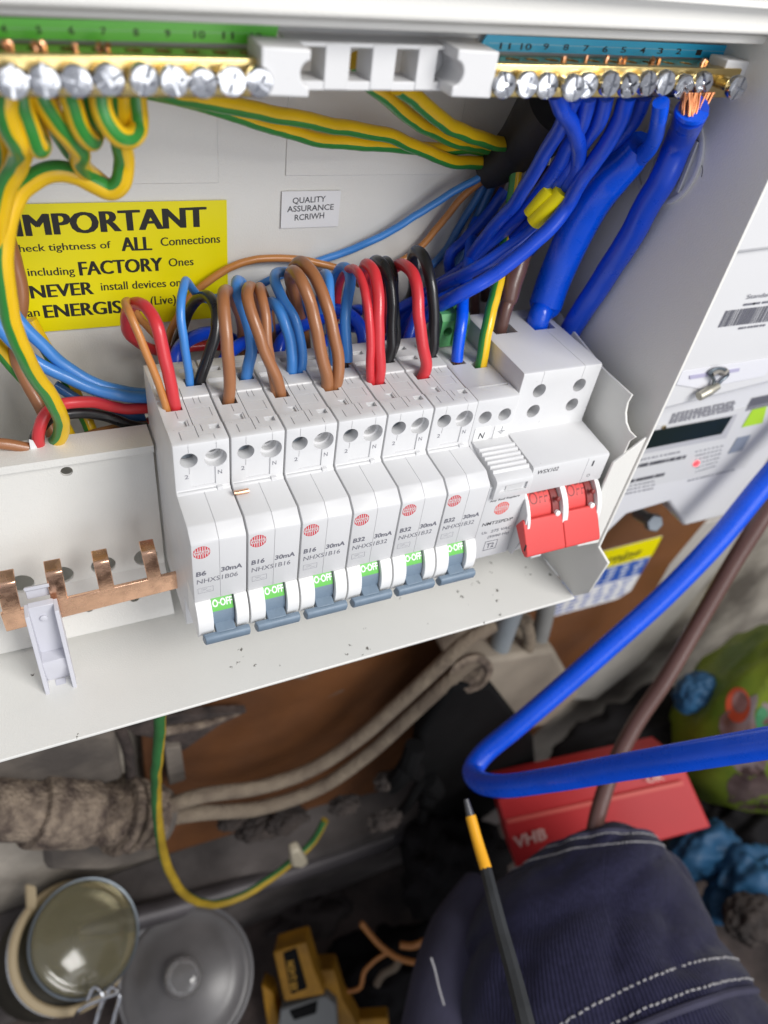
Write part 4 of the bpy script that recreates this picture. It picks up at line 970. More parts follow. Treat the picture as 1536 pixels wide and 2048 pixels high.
# conduit with coupling
cp = thing('conduit_pipe', 'thick dirt crusted metal conduit with a threaded coupling at the left', 'pipe', tuple(onY(100, 1620, 60)))
def cpt(u, y=60): return onY(u, 1622 + (u - 100) * 0.045, y)
ax = (cpt(330) - cpt(-100)).normalized()
part('tube', tube(MB(), [cpt(-140), cpt(70)], 17.0, 32, raw=True), rust, cp, smooth=60)
lat = [(17.2, 0), (20.5, 1), (20.8, 4)]
L = (cpt(180) - cpt(62)).length
lat += [(20.6 + random.uniform(-.4, .4), 4 + i * (L - 6) / 8) for i in range(1, 9)] + [(18.6, L)]
part('coupling', MB().lathe(cpt(62), ax, lat, 40), rust, cp, smooth=50)
th = []; Lt = (cpt(238) - cpt(178)).length
for i in range(9):
    th += [(17.2, i * Lt / 9), (18.4, (i + .5) * Lt / 9)]
part('thread', MB().lathe(cpt(178), ax, th, 40), rust, cp, smooth=20)
for u0, wd, r_ in ((232, 4.5, 24.5), (258, 4.0, 23.0), (282, 9, 20.5)):
    hexn = MB(); hexn.lathe(cpt(u0), ax, [(14, 0), (r_ - 1.5, .3), (r_, 1.2), (r_, wd), (r_ - 1.2, wd + .8), (14, wd + 1)], 14)
    part('lock_ring', hexn, rust, cp, smooth=20, bevel=.3)
part('bushing', MB().lathe(cpt(305), ax, [(18, 0), (18.5, 1), (18, 6), (12, 7)], 36), stone, cp, smooth=40)

# two old sheathed cables
wire('sheathed_cable', 'upper of two old grey sheathed cables sagging out of the conduit', c_sheath, 5.1,
     [cpt(310, 58) + Vector((0, 0, 7)), (400, 1592, 56), (520, 1574, 55), (620, 1540, 54), (720, 1475, 53), (800, 1405, 52), (870, 1340, 50), (930, 1285, 50), (985, 1250, 54)], cat='cable')
wire('sheathed_cable', 'lower of two old grey sheathed cables sagging out of the conduit', c_sheath, 5.1,
     [cpt(310, 54) + Vector((0, 0, -6)), (400, 1626, 52), (520, 1616, 51), (640, 1575, 50), (740, 1505, 49), (820, 1432, 48), (890, 1368, 47), (945, 1322, 50), (975, 1330, 56)], cat='cable')
# iron bracket on the board
ib = thing('iron_bracket', 'old dark iron bracket with a pointed arm on the brown board', 'bracket', tuple(onY(350, 1470, 85)))
iron = dirty('rusted_iron', (.075, .055, .048), (.02, .016, .015), 60, bs=200)
part('arm', MB().prism([onY(236, 1440, 82), onY(330, 1432, 82), onY(494, 1424, 82), onY(440, 1450, 82), onY(366, 1502, 82), onY(330, 1480, 82), onY(268, 1470, 82)], (0, 6, 0)), iron, ib, bevel=.4)
part('arm_ridge', tube(MB(), [onY(330, 1462, 80), onY(400, 1450, 80), onY(480, 1428, 82)], [3.2, 2.6, 1.0], 10), rust, ib)
part('post', MB().prism([onY(330, 1498, 78), onY(362, 1494, 78), onY(372, 1560, 78), onY(338, 1572, 78)], (0, 10, 0)), stone, ib, bevel=.8)
part('rod', tube(MB(), [onY(238, 1452, 76), onY(256, 1500, 76), onY(262, 1552, 76)], 3.4, 14), iron, ib)

# earth wire below the enclosure
wire('earth_wire', 'long green and yellow earth cable hanging below the enclosure in front of the conduit', 'gy', 2.9,
     [(322, 1390, 26), (320, 1450, 26), (315, 1520, 27), (312, 1580, 28), (316, 1640, 29), (325, 1700, 28), (345, 1755, 27), (380, 1795, 27), (430, 1808, 27), (490, 1790, 28), (545, 1755, 30), (590, 1718, 33), (625, 1685, 38), (650, 1640, 44)], phase=.5, band=.55, twist=.012, dull=True)
kt = part('white_cable_tie', MB().prism([onY(582, 1708, 22), onY(600, 1700, 22), onY(618, 1728, 22), onY(604, 1738, 22), onY(584, 1736, 22)], (0, 8, 0)), M('cream_cable_clip', (.45, .40, .30), .6), None, bevel=2)
tag(kt, 'small cream cable clip on the hanging earth cable', 'cable clip')

# service head block with conduits
sh = thing('service_head', 'beige box with conduits entering its top beneath the right end of the enclosure', 'junction box', tuple(onY(1040, 1400, 60)))
part('case', MB().prism([onY(905, 1335, 48), onY(1110, 1300, 48), onY(1160, 1390, 48), onY(1090, 1452, 48), onY(1000, 1476, 48), onY(960, 1440, 48)], (0, 40, 0)), M('beige_dusty_case', (.33, .28, .22), .8, bump=.5, bscale=60, var=.35, vscale=15), sh, bevel=4, seg=3)
part('grey_conduit', tube(MB(), [onY(1035, 1190, 62), onY(1010, 1260, 60), onY(985, 1335, 58)], 7.5, 20), M('grey_pvc_conduit', (.27, .30, .32), .5, bump=.2, bscale=50, var=.2), sh)
part('grey_conduit', tube(MB(), [onY(1098, 1185, 64), onY(1085, 1250, 62), onY(1066, 1318, 60)], 6.5, 20), M('grey_pvc_conduit_dusty', (.24, .24, .23), .6, bump=.2, bscale=50, var=.2), sh)
part('inner_cable', tube(MB(), [onY(1050, 1240, 56), onY(1058, 1275, 54), onY(1048, 1330, 54)], 4.5, 14), c_sheath, sh)
part('cable_ring', MB().lathe(onY(940, 1345, 46), (-.2, -1, .3), [(15, 0), (16, 2), (11, 4), (10, 1), (8, 0)], 28), rust, sh)
# black strap and post
bs = thing('black_strap', 'crumpled black rubber strap hanging below the beige box down to the floor', 'strap', tuple(onY(960, 1600, 40)))
part('upper_fold', MB().prism([onY(905, 1375, 40), onY(985, 1372, 40), onY(1070, 1480, 40), onY(1075, 1560, 40), onY(950, 1650, 40), onY(860, 1632, 40), onY(830, 1560, 40), onY(842, 1470, 40)], (0, 14, 0)), rubber, bs, bevel=4, seg=3)
part('hanging_strip', MB().prism([onY(850, 1600, 50), onY(900, 1600, 50), onY(900, 1800, 50), onY(845, 1810, 50)], (0, 12, 0)), rubber, bs, bevel=3, seg=3)
for i in range(7):
    a = onY(random.uniform(820, 900), random.uniform(1480, 1640), 36); b = a + Vector((random.uniform(-15, 15), random.uniform(-3, 6), random.uniform(-45, -15)))
    part('fold', tube(MB(), [a, (a + b) / 2 + Vector((random.uniform(-8, 8), -4, 0)), b], random.uniform(4, 8), 10), rubber, bs)

# warning notice on the board
wl = thing('warning_notice', 'yellow and blue Warning notice stuck on the brown board', 'notice', tuple(onY(1190, 1240, YWALL)))
A = (310.5, -229.0); B = (383.0, -301.0)
part('paper', MB().prism([(A[0] - 14, YWALL - .6, A[1]), (B[0] + 3, YWALL - .6, A[1]), (B[0], YWALL - .6, B[1] + 8), (B[0] - 12, YWALL - .6, B[1] + 1), (A[0] - 16, YWALL - .6, B[1] + 3)], (0, .4, 0)), white_lab, wl)
part('yellow_band', MB().box((A[0] - 14, YWALL - .8, -251), (B[0] + 2.5, YWALL - .62, A[1])), yellow_lab, wl)
blue_pr = M('blue_print', (.03, .10, .42), .5)
part('blue_band', MB().box((A[0] - 14, YWALL - .8, -272), (B[0] + 1, YWALL - .62, -252)), blue_pr, wl)
text('printed_word', 'Warning', (A[0] + .5, YWALL - .82, -247.5), (1, 0, 0), (0, 0, 1), 58, 12.5, black_ink, wl, .02, slant=.15)
ln = MB()
for i in range(4):
    for j in range(6): ln.box((A[0] - 10 + j * 14 + random.uniform(0, 3), YWALL - .85, -256 - i * 4.4), (A[0] + j * 14 - random.uniform(0, 3), YWALL - .8, -254.4 - i * 4.4))
part('pale_print_lines', ln, white_ink, wl, smooth=0)
ln = MB()
for i in range(5):
    for j in range(6): ln.box((A[0] - 10 + j * 13 + random.uniform(0, 4), YWALL - .72, -277 - i * 4.6), (A[0] + 1 + j * 13 - random.uniform(0, 4), YWALL - .62, -275.2 - i * 4.6))
part('blue_print_lines', ln, blue_pr, wl, smooth=0)

# ---------------------------------------------------------------- electricity meter
YM = 24.0
mt = thing('electricity_meter', 'large white electricity meter with a dark display and a wire seal right of the enclosure', 'electricity meter', tuple(onY(1400, 900, 70)))
wht = M('meter_white_plastic', (.66, .66, .67), .35, var=.02, vscale=20, rvar=.05)
part('body', MB().prism([onY(u, v, YM) for u, v in [(1080, 1185), (1176, 1104), (1253, 1030), (1337, 1005), (1368, 1053), (1470, 1027), (1540, 915), (1640, 760), (1640, 640), (1150, 760)]], (0, 55, 0)), wht, mt, bevel=2.0, seg=3)
part('upper_cover', MB().prism([onY(u, v, YM - 9) for u, v in [(1250, 832), (1330, 822), (1640, 742), (1660, 330), (1480, 330)]], (0, 55, 0)), wht, mt, bevel=2.5, seg=3)
part('cover_ridge', MB().prism([onY(u, v, YM - 12) for u, v in [(1455, 512), (1640, 488), (1640, 300), (1480, 300)]], (0, 8, 0)), wht, mt, bevel=2.0, seg=3)
yp = YM - .3
q = [onY(u, v, yp) for u, v in [(1240, 868), (1560, 800), (1545, 885), (1510, 905), (1490, 935), (1205, 990), (1220, 955)]]
part('printed_plate', MB().prism(q, (0, .2, 0)), M('meter_plate', (.60, .60, .60), .4), mt)
part('display_frame', MB().prism([onY(u, v, yp - .3) for u, v in [(1268, 868), (1475, 828), (1452, 876), (1255, 914)]], (0, .4, 0)), M('meter_frame_grey', (.45, .45, .47), .35), mt)
part('display', MB().prism([onY(u, v, yp - .6) for u, v in [(1276, 868), (1465, 833), (1443, 868), (1262, 904)]], (0, .4, 0)), M('dark_lcd', (.006, .013, .010), .35, spec=.3), mt)
for u, v in ((1287, 868), (1329, 856)):
    p = onY(u, v, yp - .9); part('display_spot', MB().cyl(p, p + Vector((0, .3, 0)), 1.2, n=12), brass, mt)
part('green_square', MB().prism([onY(u, v, yp - .4) for u, v in [(1505, 820), (1534, 813), (1525, 846), (1484, 855)]], (0, .3, 0)), M('lime_square', (.38, .62, .03), .5), mt)
part('grey_square', MB().prism([onY(u, v, yp - .4) for u, v in [(1475, 876), (1502, 870), (1484, 901), (1456, 908)]], (0, .3, 0)), M('slate_square', (.22, .25, .31), .4), mt)
p = onY(1393, 927, yp - .5); part('red_led', MB().lathe(p, (0, -1, 0), [(1.9, 0), (1.6, .6), (.2, .8)], 20), M('red_led', (.9, .05, .06), .3, emit=(1, .08, .1), estr=1.3), mt)
ink = MB()
def dashes(u0, v0, u1, v1, n, hgt, y, fill=.75):
    for i in range(n):
        a, b = i / n, (i + random.uniform(.5, .95) * fill / .75) / n
        A_, B_ = onY(u0 + (u1 - u0) * a, v0 + (v1 - v0) * a, y), onY(u0 + (u1 - u0) * b, v0 + (v1 - v0) * b, y)
        ink.prism([A_, B_, B_ + Vector((0, 0, hgt)), A_ + Vector((0, 0, hgt))], (0, -.06, 0))
dashes(1264, 938, 1370, 917, 16, 2.4, yp, .95); dashes(1255, 967, 1330, 951, 10, 2.2, yp, .95)
part('bold_serial_print', ink, dark_ink, mt, smooth=0)
ink = MB()
for k in range(5): dashes(1345 - k * 2, 842 - 0 + k * 0 - 12 + k * 4.5, 1470, 812 - 0 - 0 + k * 4 - 8, 14, .9, yp, .8)
for k in range(6): dashes(1390, 905 + k * 8, 1448 - k * 3, 890 + k * 8 + 2, 7, .8, yp)
for k in range(3): dashes(1250, 975 + k * 7, 1310, 963 + k * 7, 7, .8, yp)
dashes(1262, 925, 1360, 905, 12, 1, yp); dashes(1375, 963, 1470, 940, 12, .9, yp)
for k in range(3): dashes(1283, 832 + k * 7, 1305, 828 + k * 7, 3, .9, yp)
part('fine_print', ink, grey_ink, mt, smooth=0, kind='stuff')
ink = MB(); yu = YM - 9.2
u = 1436.0
while u < 1560:
    wd = random.choice((1.2, 2, 3)); f = (u - 1436) / 100
    A_ = onY(u, 655 - 12 * f, yu); B_ = onY(u + wd, 655 - 12 * (f + wd / 100), yu); C_ = onY(u + 12, 622 - 12 * f, yu)
    hh = C_.z - A_.z; ink.prism([A_, B_, B_ + Vector((0, 0, hh)), A_ + Vector((0, 0, hh))], (0, -.06, 0)); u += wd + random.choice((1.3, 2, 2.6))
part('barcode', ink, grey_ink, mt, smooth=0, kind='stuff')
ink = MB(); dashes(1486, 612, 1560, 603, 4, 1.0, yu, 1.0); dashes(1476, 659, 1530, 652, 9, 1.0, yu)
part('fine_print', ink, grey_ink, mt, smooth=0, kind='stuff')
text_px('Standard', (1492, 598), (1546, 592), (1492, 589), yu - .1, grey_ink, mt)
ink = MB()
for k in range(14):
    u = 1490 + k * 4.5; A_ = onY(u, 822 - k, YM - .3); ink.box((A_.x, YM - .5, A_.z), (A_.x + 1.0, YM - .35, A_.z + 8))
part('barcode', ink, grey_ink, mt, smooth=0, kind='stuff')
# qr squares are left out. seal pocket and seal
part('seal_recess', MB().prism([onY(u, v, yu - .4) for u, v in [(1352, 770), (1365, 742), (1540, 716), (1545, 728), (1530, 752), (1400, 778)]], (0, .4, 0)), M('meter_shade_plastic', (.70, .70, .74), .4), mt, bevel=.3)
part('seal_slot', MB().prism([onY(u, v, yu - .9) for u, v in [(1380, 752), (1480, 737), (1478, 743), (1380, 759)]], (0, .4, 0)), M('slot_lilac', (.42, .40, .55), .5), mt)
sl = thing('meter_seal', 'twisted wire seal with a crimped metal tag on the meter cover', 'seal', tuple(onY(1420, 770, yu)))
part('seal_wire', tube(MB(), [onY(u, v, yu - 2) for u, v in [(1425, 775), (1428, 760), (1420, 746), (1432, 738), (1450, 740), (1455, 750), (1442, 762), (1432, 774)]], .8, 8), dark_metal, sl)
part('seal_wire', tube(MB(), [onY(u, v, yu - 2) for u, v in [(1424, 748), (1435, 742), (1447, 746), (1455, 738)]], 1.4, 8), M('seal_lead', (.30, .28, .25), .5, .7), sl)
part('crimp_tag', tube(MB(), [onY(1436, 772, yu - 3), onY(1418, 782, yu - 3.4), onY(1398, 793, yu - 3.8)], [1.6, 2.3, 2.1], 14), M('seal_brass', (.45, .43, .36), .45, .8), sl)
# fixing bolt under the meter
bt = thing('hex_bolt', 'short zinc bolt sticking out under the meter', 'bolt', tuple(onY(1300, 1040, 70)))
a = onY(1275, 1026, 60); b = onY(1302, 1042, 46)
bolt_m = M('grey_zinc_bolt', (.30, .33, .36), .4, .8)
part('shank', tube(MB(), [a, b], 4.2, 16), bolt_m, bt)
part('head', MB().cyl(b, b + (b - a).normalized() * 5, 6.2, 5.9, n=6), bolt_m, bt, bevel=.6)
tag(part('pale_trunking', MB().prism([onY(u, v, 94) for u, v in [(1340, 1060), (1480, 1030), (1500, 1060), (1290, 1320), (1190, 1400), (1130, 1400), (1290, 1200)]], (0, 10, 0)), M('pale_painted_strip', (.50, .47, .43), .7, bump=.3, bscale=40, var=.15), None, bevel=1.5), 'pale painted strip beside the brown board below the meter', 'trunking')

# ---------------------------------------------------------------- loose tails in front
wire('loose_blue_tail', 'thick bright blue loose cable folded back in a sharp bend in front of everything', c_tail, 6.1,
     [far(1650, 830, .370), far(1530, 965, .385), far(1440, 1075, .395), far(1330, 1190, .405), far(1220, 1290, .412), far(1120, 1378, .418), far(1030, 1455, .422), far(965, 1510, .424),
      far(946, 1540, .420), far(957, 1562, .408), far(1000, 1572, .390), far(1100, 1560, .365), far(1230, 1537, .335), far(1360, 1515, .308), far(1480, 1495, .288), far(1620, 1472, .268)], n=24, cat='cable')
wire('loose_brown_tail', 'dark brown loose cable hanging behind the blue one down to the knee', c_dbrown, 5.2,
     [far(1640, 850, .42), far(1540, 1010, .43), far(1470, 1120, .44), far(1400, 1240, .45), far(1330, 1360, .455), far(1270, 1450, .46), far(1225, 1540, .462), far(1198, 1620, .46), far(1185, 1680, .46)], n=20, cat='cable')
# screwdriver
sd = thing('slim_screwdriver', 'slim insulated screwdriver with a yellow band and black shaft leaning across the knee', 'screwdriver', tuple(far(990, 1800, .33)))
P_ = [far(932, 1598, .36), far(941, 1632, .358), far(957, 1690, .352), far(972, 1738, .346), far(1000, 1850, .330), far(1030, 1960, .316), far(1062, 2090, .30)]
part('steel_tip', tube(MB(), [P_[0], P_[1]], [1.3, 2.1], 14), M('blackened_steel', (.10, .10, .105), .4, .6), sd)
part('yellow_band', tube(MB(), [P_[1], P_[2], P_[3]], [2.6, 2.9], 16), M('amber_plastic', (.86, .40, .01), .35), sd)
part('black_shaft', tube(MB(), P_[3:], [3.0, 3.4, 3.8, 4.2], 8), M('black_plastic_worn', (.03, .032, .034), .4, bump=.6, bscale=160, var=.4, vscale=60), sd)

# ---------------------------------------------------------------- things on the floor
def lidjar():
    t = thing('clip_top_jar', 'open clip top glass jar with its lid tilted back and a cream rubber seal', 'jar', tuple(far(150, 1900, .56)))
    glass_d = M('smoky_glass_lid', (.62, .57, .38), .12, trans=.85, spec=.5)
    c = far(172, 1872, .53); nrm = (CAMC - c).normalized(); nrm = (nrm + Vector(R3[0]) * .42 - Vector(R3[1]) * .22).normalized()
    r = 37
    part('glass_lid', MB().lathe(c, nrm, [(r, -6), (r + 1, -3), (r, 0), (r - 3, 2), (r - 5, 1.2), (r - 8, 3), (r * .5, 6), (2, 7)], 48), glass_d, t, smooth=70)
    c2 = c - nrm * 9 + (far(130, 1895, .53) - far(150, 1880, .53)) * .9
    ring = [c2 + p for p in circ(nrm, r + 4, 40)]
    part('rubber_seal', tube(MB(), ring + [ring[0]], 3.4, 10), M('cream_rubber', (.42, .33, .20), .6), t)
    part('seal_tab', MB().obox(far(62, 1795, .53), (far(80, 1800, .53) - far(58, 1795, .53)) * .5, nrm * 2, (far(62, 1830, .53) - far(60, 1780, .53)) * .5), M('cream_rubber_tab', (.42, .33, .20), .6), t, bevel=2)
    ring = [c2 - nrm * 6 + p for p in circ(nrm, r + 6, 40)]
    part('wire_ring', tube(MB(), ring + [ring[0]], 1.3, 8), screw_m, t)
    ring = [c - nrm * 1 + p for p in circ(nrm, r + 1.6, 40)]
    part('wire_ring', tube(MB(), ring + [ring[0]], 1.1, 8), dark_metal, t)
    part('glass_body', MB().lathe(c2 - nrm * 8, -nrm, [(r + 2, 0), (r + 4, 6), (r + 5, 60), (r, 66)], 40), M('jar_contents', (.055, .048, .03), .6, var=.6, vscale=20), t, smooth=60)
    for dx in (0, 34):
        b0 = far(175 + dx, 2000, .50)
        part('clip_wire', tube(MB(), [b0, far(190 + dx, 1975, .50), far(205 + dx, 1990, .5), far(196 + dx, 2030, .5), far(185 + dx, 2070, .5)], 1.4, 8), chrome, t)
    part('clip_wire', tube(MB(), [far(140, 2060, .50), far(160, 2020, .49), far(200, 2000, .49), far(240, 1985, .49)], 1.4, 8), chrome, t)
def circ(nrm, r, n):
    u = nrm.orthogonal().normalized(); w_ = nrm.cross(u)
    return [(u * math.cos(2 * math.pi * i / n) + w_ * math.sin(2 * math.pi * i / n)) * r for i in range(n)]
lidjar()
t = thing('glass_pot_lid', 'round dusty glass lid with a shiny knob lying beside the clip top jar', 'lid', tuple(far(372, 1950, .57)))
c = far(372, 1955, .555); nrm = (CAMC - c).normalized(); nrm = (nrm + Vector((-.15, 0, .2))).normalized()
gl = M('dusty_glass', (.42, .40, .40), .32, trans=.72, var=.35, vscale=25, bump=.15, bscale=30)
part('lid', MB().lathe(c, nrm, [(49, -10), (49, -2), (47.5, 0), (44, .6), (41, -.5), (34, 3), (20, 7.5), (8, 9), (7, 9)], 64), gl, t, smooth=70)
part('knob', MB().lathe(c + nrm * 8, nrm, [(7, 0), (9, 3), (13.5, 7), (14, 10), (11, 13), (5, 14.5), (.5, 14.7)], 40), M('clear_knob_glass', (.55, .53, .52), .06, trans=.8), t, smooth=70)
part('steel_rim', tube(MB(), [c - nrm * 1 + p for p in circ(nrm, 49.5, 48)] + [c - nrm + circ(nrm, 49.5, 48)[0]], 1.6, 10), M('dull_rim', (.15, .145, .15), .45, .3), t)

# yellow tool
yt = thing('yellow_power_tool', 'yellow and black power tool with a grey battery grip lying in the shadow', 'power tool', tuple(far(610, 1980, .60)))
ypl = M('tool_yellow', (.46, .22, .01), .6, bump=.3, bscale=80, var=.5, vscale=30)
tgrey = M('tool_grey', (.16, .165, .165), .5)
def slab(pts, d, th, mat, nm, par, bev=2.0):
    P = [far(u, v, d) for u, v in pts]; n_ = (P[1] - P[0]).cross(P[2] - P[0]).normalized()
    if n_.dot(CAMC - P[0]) > 0: n_ = -n_
    return part(nm, MB().prism(P, n_ * th), mat, par, bevel=bev, seg=3)
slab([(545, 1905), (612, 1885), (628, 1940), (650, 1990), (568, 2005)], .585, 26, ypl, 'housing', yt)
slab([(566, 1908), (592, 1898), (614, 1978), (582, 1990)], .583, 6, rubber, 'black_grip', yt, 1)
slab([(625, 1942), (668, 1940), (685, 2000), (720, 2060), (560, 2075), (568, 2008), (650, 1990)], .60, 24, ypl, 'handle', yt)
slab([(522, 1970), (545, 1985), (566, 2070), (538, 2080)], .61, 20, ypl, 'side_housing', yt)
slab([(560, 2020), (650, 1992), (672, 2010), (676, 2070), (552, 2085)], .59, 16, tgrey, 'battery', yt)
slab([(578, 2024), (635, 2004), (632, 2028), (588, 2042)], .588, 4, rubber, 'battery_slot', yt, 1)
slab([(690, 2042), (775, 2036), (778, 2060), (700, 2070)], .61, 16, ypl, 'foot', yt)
text('tool_lettering', 'XR LI-ION', far(596, 1980, .5818), far(586, 1915, .58) - far(596, 1980, .58), far(570, 1985, .58) - far(596, 1980, .58), 24, 6, M('faded_yellow_ink', (.45, .24, .02), .5), yt, .02, nrm=(CAMC - far(596, 1980, .58)))
# loose scraps of yellow wire and dark bags
for i, (pts, r_, m_, lb) in enumerate([
    ([(722, 1845), (750, 1880), (790, 1912), (840, 1926), (878, 1925)], 2.6, c_orange, 'thick yellowish wire scrap curling across the dark floor clutter'),
    ([(672, 1955), (690, 1982), (720, 1975), (728, 1945), (745, 1925), (775, 1905)], 1.9, c_orange, 'thin yellowish wire scrap beside the power tool'),
    ([(752, 1970), (765, 1950), (790, 1935), (800, 1920)], 3.2, c_sheath, 'stubby tan cable offcut on the floor'),
    ([(800, 1890), (825, 1892), (850, 1882)], 3.0, c_orange, 'short orange cable offcut near the trouser leg')]):
    wire('wire_scrap', lb, m_, r_, [far(u, v, .62) for u, v in pts])
def lump(name, label, cat, u, v, d, r, mat, sq=(1, 1, 1), amp=.35, fr=1.6, seed=0, kind=None, parent=None, crease=0.0):
    bm = bmesh.new(); bmesh.ops.create_icosphere(bm, subdivisions=5 if crease else 4, radius=1.0)
    from mathutils import noise
    c = far(u, v, d)
    for v_ in bm.verts:
        n_ = v_.co.normalized(); q_ = n_ * fr + Vector((seed * 7.3, seed * 3.1, 0))
        k = 1 + amp * noise.noise(q_) + amp * .5 * noise.noise(q_ * 2.7) - amp * .35 * abs(noise.noise(q_ * 1.9))
        if crease: k += crease * (.5 - abs(noise.noise(q_ * 1.5 + Vector((5, 0, 1)))) * 2.4 - .5 * abs(noise.noise(q_ * 2.6)))
        v_.co = Vector((n_.x * sq[0], n_.y * sq[1], n_.z * sq[2])) * k * r
    me = bpy.data.meshes.new(name)
    for v_ in bm.verts: v_.co *= S
    bm.to_mesh(me); bm.free(); me.materials.append(mat)
    for p in me.polygons: p.use_smooth = True
    o = bpy.data.objects.new(name, me); COL.objects.link(o); o.location = c * S
    if parent is not None: o.parent = parent; o.location = (c - org(parent)) * S
    if label: tag(o, label, cat)
    return o
dk = M('black_bag_fabric', (.010, .009, .010), .8, spec=.2, bump=.5, bscale=40)
lump('black_tool_bag', 'black slumped tool bag in the dark between the power tool and the trouser leg', 'bag', 770, 1985, .68, 70, dk, (1.1, .8, .7), seed=1, crease=.14)
lump('dark_rag', 'dark crumpled rag lying by the foot of the wall', 'rag', 620, 1830, .70, 30, M('dark_rag_cloth', (.04, .03, .028), .9), (1.2, .8, .5), .5, 2.2, seed=2)
lump('dark_rag', 'black crumpled rag behind the screwdriver tip', 'rag', 905, 1730, .66, 55, dk, (.8, .7, 1.0), .5, 2.0, seed=3)

rub_d = dirty('dark_brown_rubble', (.055, .042, .036), (.018, .014, .013), 40)
for i, (u, v, r_) in enumerate([(470, 1640, 9), (520, 1655, 12), (575, 1640, 11), (690, 1610, 9), (780, 1560, 9), (770, 1640, 9)]):
    tag(lump('rubble_lump', 'one of the dark rubble lumps strewn on the ledge under the sheathed cables', 'rubble', u, v, .53, r_, stone if i == 9 else rub_d, (1.4, .8, .6), .3, 1.8, 20 + i, crease=.12), group='rubble on the ledge')
# red box
rbx = thing('red_box', 'flat red cardboard box with white lettering behind the knee', 'box', tuple(far(1200, 1640, .60)))
rp = M('red_card', (.50, .025, .028), .45, var=.12, vscale=15)
slab([(995, 1600), (1362, 1520), (1422, 1655), (1180, 1720), (1035, 1745)], .56, 60, rp, 'box_body', rbx, 1.5)
slab([(1012, 1640), (1365, 1562), (1368, 1570), (1015, 1648)], .557, 1.0, M('red_crease', (.60, .10, .08), .5), 'fold_line', rbx, .2)
box_ink = M('faded_white_print', (.62, .38, .34), .6)
dA = far(1030, 1697, .556)
text('box_lettering', 'VHB', dA, far(1092, 1678, .556) - dA, far(1024, 1668, .556) - dA, 26, 9, box_ink, rbx, .03, nrm=(CAMC - dA), thick=.8)
dB = far(1295, 1566, .556)
text('box_lettering', 'OK', dB, far(1330, 1558, .556) - dB, far(1290, 1550, .556) - dB, 14, 5, box_ink, rbx, .03, nrm=(CAMC - dB), thick=.8)

# green compost bag
gb = thing('green_plastic_bag', 'lime green printed plastic sack with a red round emblem at the right edge', 'plastic sack', tuple(far(1480, 1450, .62)))
gm = M('lime_plastic_film', (.28, .36, .03), .32, bump=.6, bscale=22, col2=(.10, .17, .02), vscale=14, detail=3)
from mathutils.bvhtree import BVHTree
sack = lump('sack', None, None, 1530, 1430, .66, 104, gm, (.74, .7, 1.42), .12, 1.2, 5, parent=gb)
for v_ in sack.data.vertices:            # long creases gathered towards the pinched top, and a slumped belly
    h = v_.co.z / (96 * S); a_ = math.atan2(v_.co.y, v_.co.x)
    k = 1 - .35 * max(0, h) ** 1.3 + (.035 * math.sin(a_ * 17 + 2 * h) + .02 * math.sin(a_ * 31 + 3)) * max(0, h + .4)
    v_.co.x *= k; v_.co.y *= k; v_.co.x -= .012 * h
bpy.context.view_layer.update()
svs = [(sack.location + v_.co) / S + org(gb) for v_ in sack.data.vertices]
bvh = BVHTree.FromPolygons(svs, [tuple(p.vertices) for p in sack.data.polygons])
def hit(u, v, off=.6):
    d = ray(u, v).normalized(); loc, n_, _, _ = bvh.ray_cast(CAMC, d)
    return (loc - d * off) if loc is not None else None
def patch(cu, cv, ru, rv, mat, nm, off=.6, rings=6, n=28, wob=0.0):
    vs = []; fs = []
    pts = [[(cu, cv)]] + [[(cu + ru * j / rings * math.cos(2 * math.pi * i / n) * (1 + wob * math.sin(i * 1.7)), cv + rv * j / rings * math.sin(2 * math.pi * i / n) * (1 + wob * math.cos(i * 2.3))) for i in range(n)] for j in range(1, rings + 1)]
    last = hit(cu, cv, off)
    if last is None: return
    for rg_ in pts:
        for q in rg_:
            h_ = hit(q[0], q[1], off); vs.append(h_ if h_ is not None else last); last = vs[-1]
    for i in range(n): fs.append((0, 1 + i, 1 + (i + 1) % n))
    for j in range(rings - 1):
        for i in range(n): fs.append((1 + j * n + i, 1 + (j + 1) * n + i, 1 + (j + 1) * n + (i + 1) % n, 1 + j * n + (i + 1) % n))
    part(nm, MB().add(vs, fs), mat, gb, smooth=80)
patch(1500, 1470 , 62, 78, M('sack_panel_print', (.34, .31, .33), .4, col2=(.13, .055, .035), vscale=22, detail=5), 'printed_panel', .5, wob=.08)
patch(1476, 1410, 25, 36, M('orange_red_print', (.50, .075, .03), .4), 'round_emblem', .8)
patch(1480, 1404, 16, 22, M('pinkish_print', (.36, .20, .19), .5, col2=(.12, .05, .04), vscale=60), 'emblem_centre', 1.0)
patch(1525, 1440, 14, 26, M('green_print_patch', (.04, .20, .08), .5), 'green_patch', .9)
patch(1500, 1590, 46, 60, M('sack_lower_print', (.22, .16, .15), .4, col2=(.06, .035, .03), vscale=30, detail=5), 'lower_panel', .5, wob=.08)
tb_ = M('teal_blue_cloth', (.018, .10, .22), .6, var=.4, vscale=12)
lump('blue_cloth', 'small blue cloth corner above the lime green sack', 'cloth', 1392, 1385, .64, 19, tb_, (1, .8, 1.2), .2, 1.2, 7, crease=.03)
lump('blue_cloth', 'crumpled bright blue cloth beside the knee, upper piece', 'cloth', 1410, 1700, .62, 28, tb_, (1.3, .8, .9), .3, 1.3, 8, crease=.05)
lump('blue_cloth', 'crumpled bright blue cloth at the right edge, lower piece', 'cloth', 1490, 1770, .60, 34, tb_, (1.1, .8, 1.2), .3, 1.3, 9, crease=.05)
lump('black_bin_bag', 'black bin bag behind the blue cloth at the right edge', 'bag', 1500, 1650, .72, 60, dk, (1.5, .8, 1.0), .3, 1.5, 10, crease=.15)
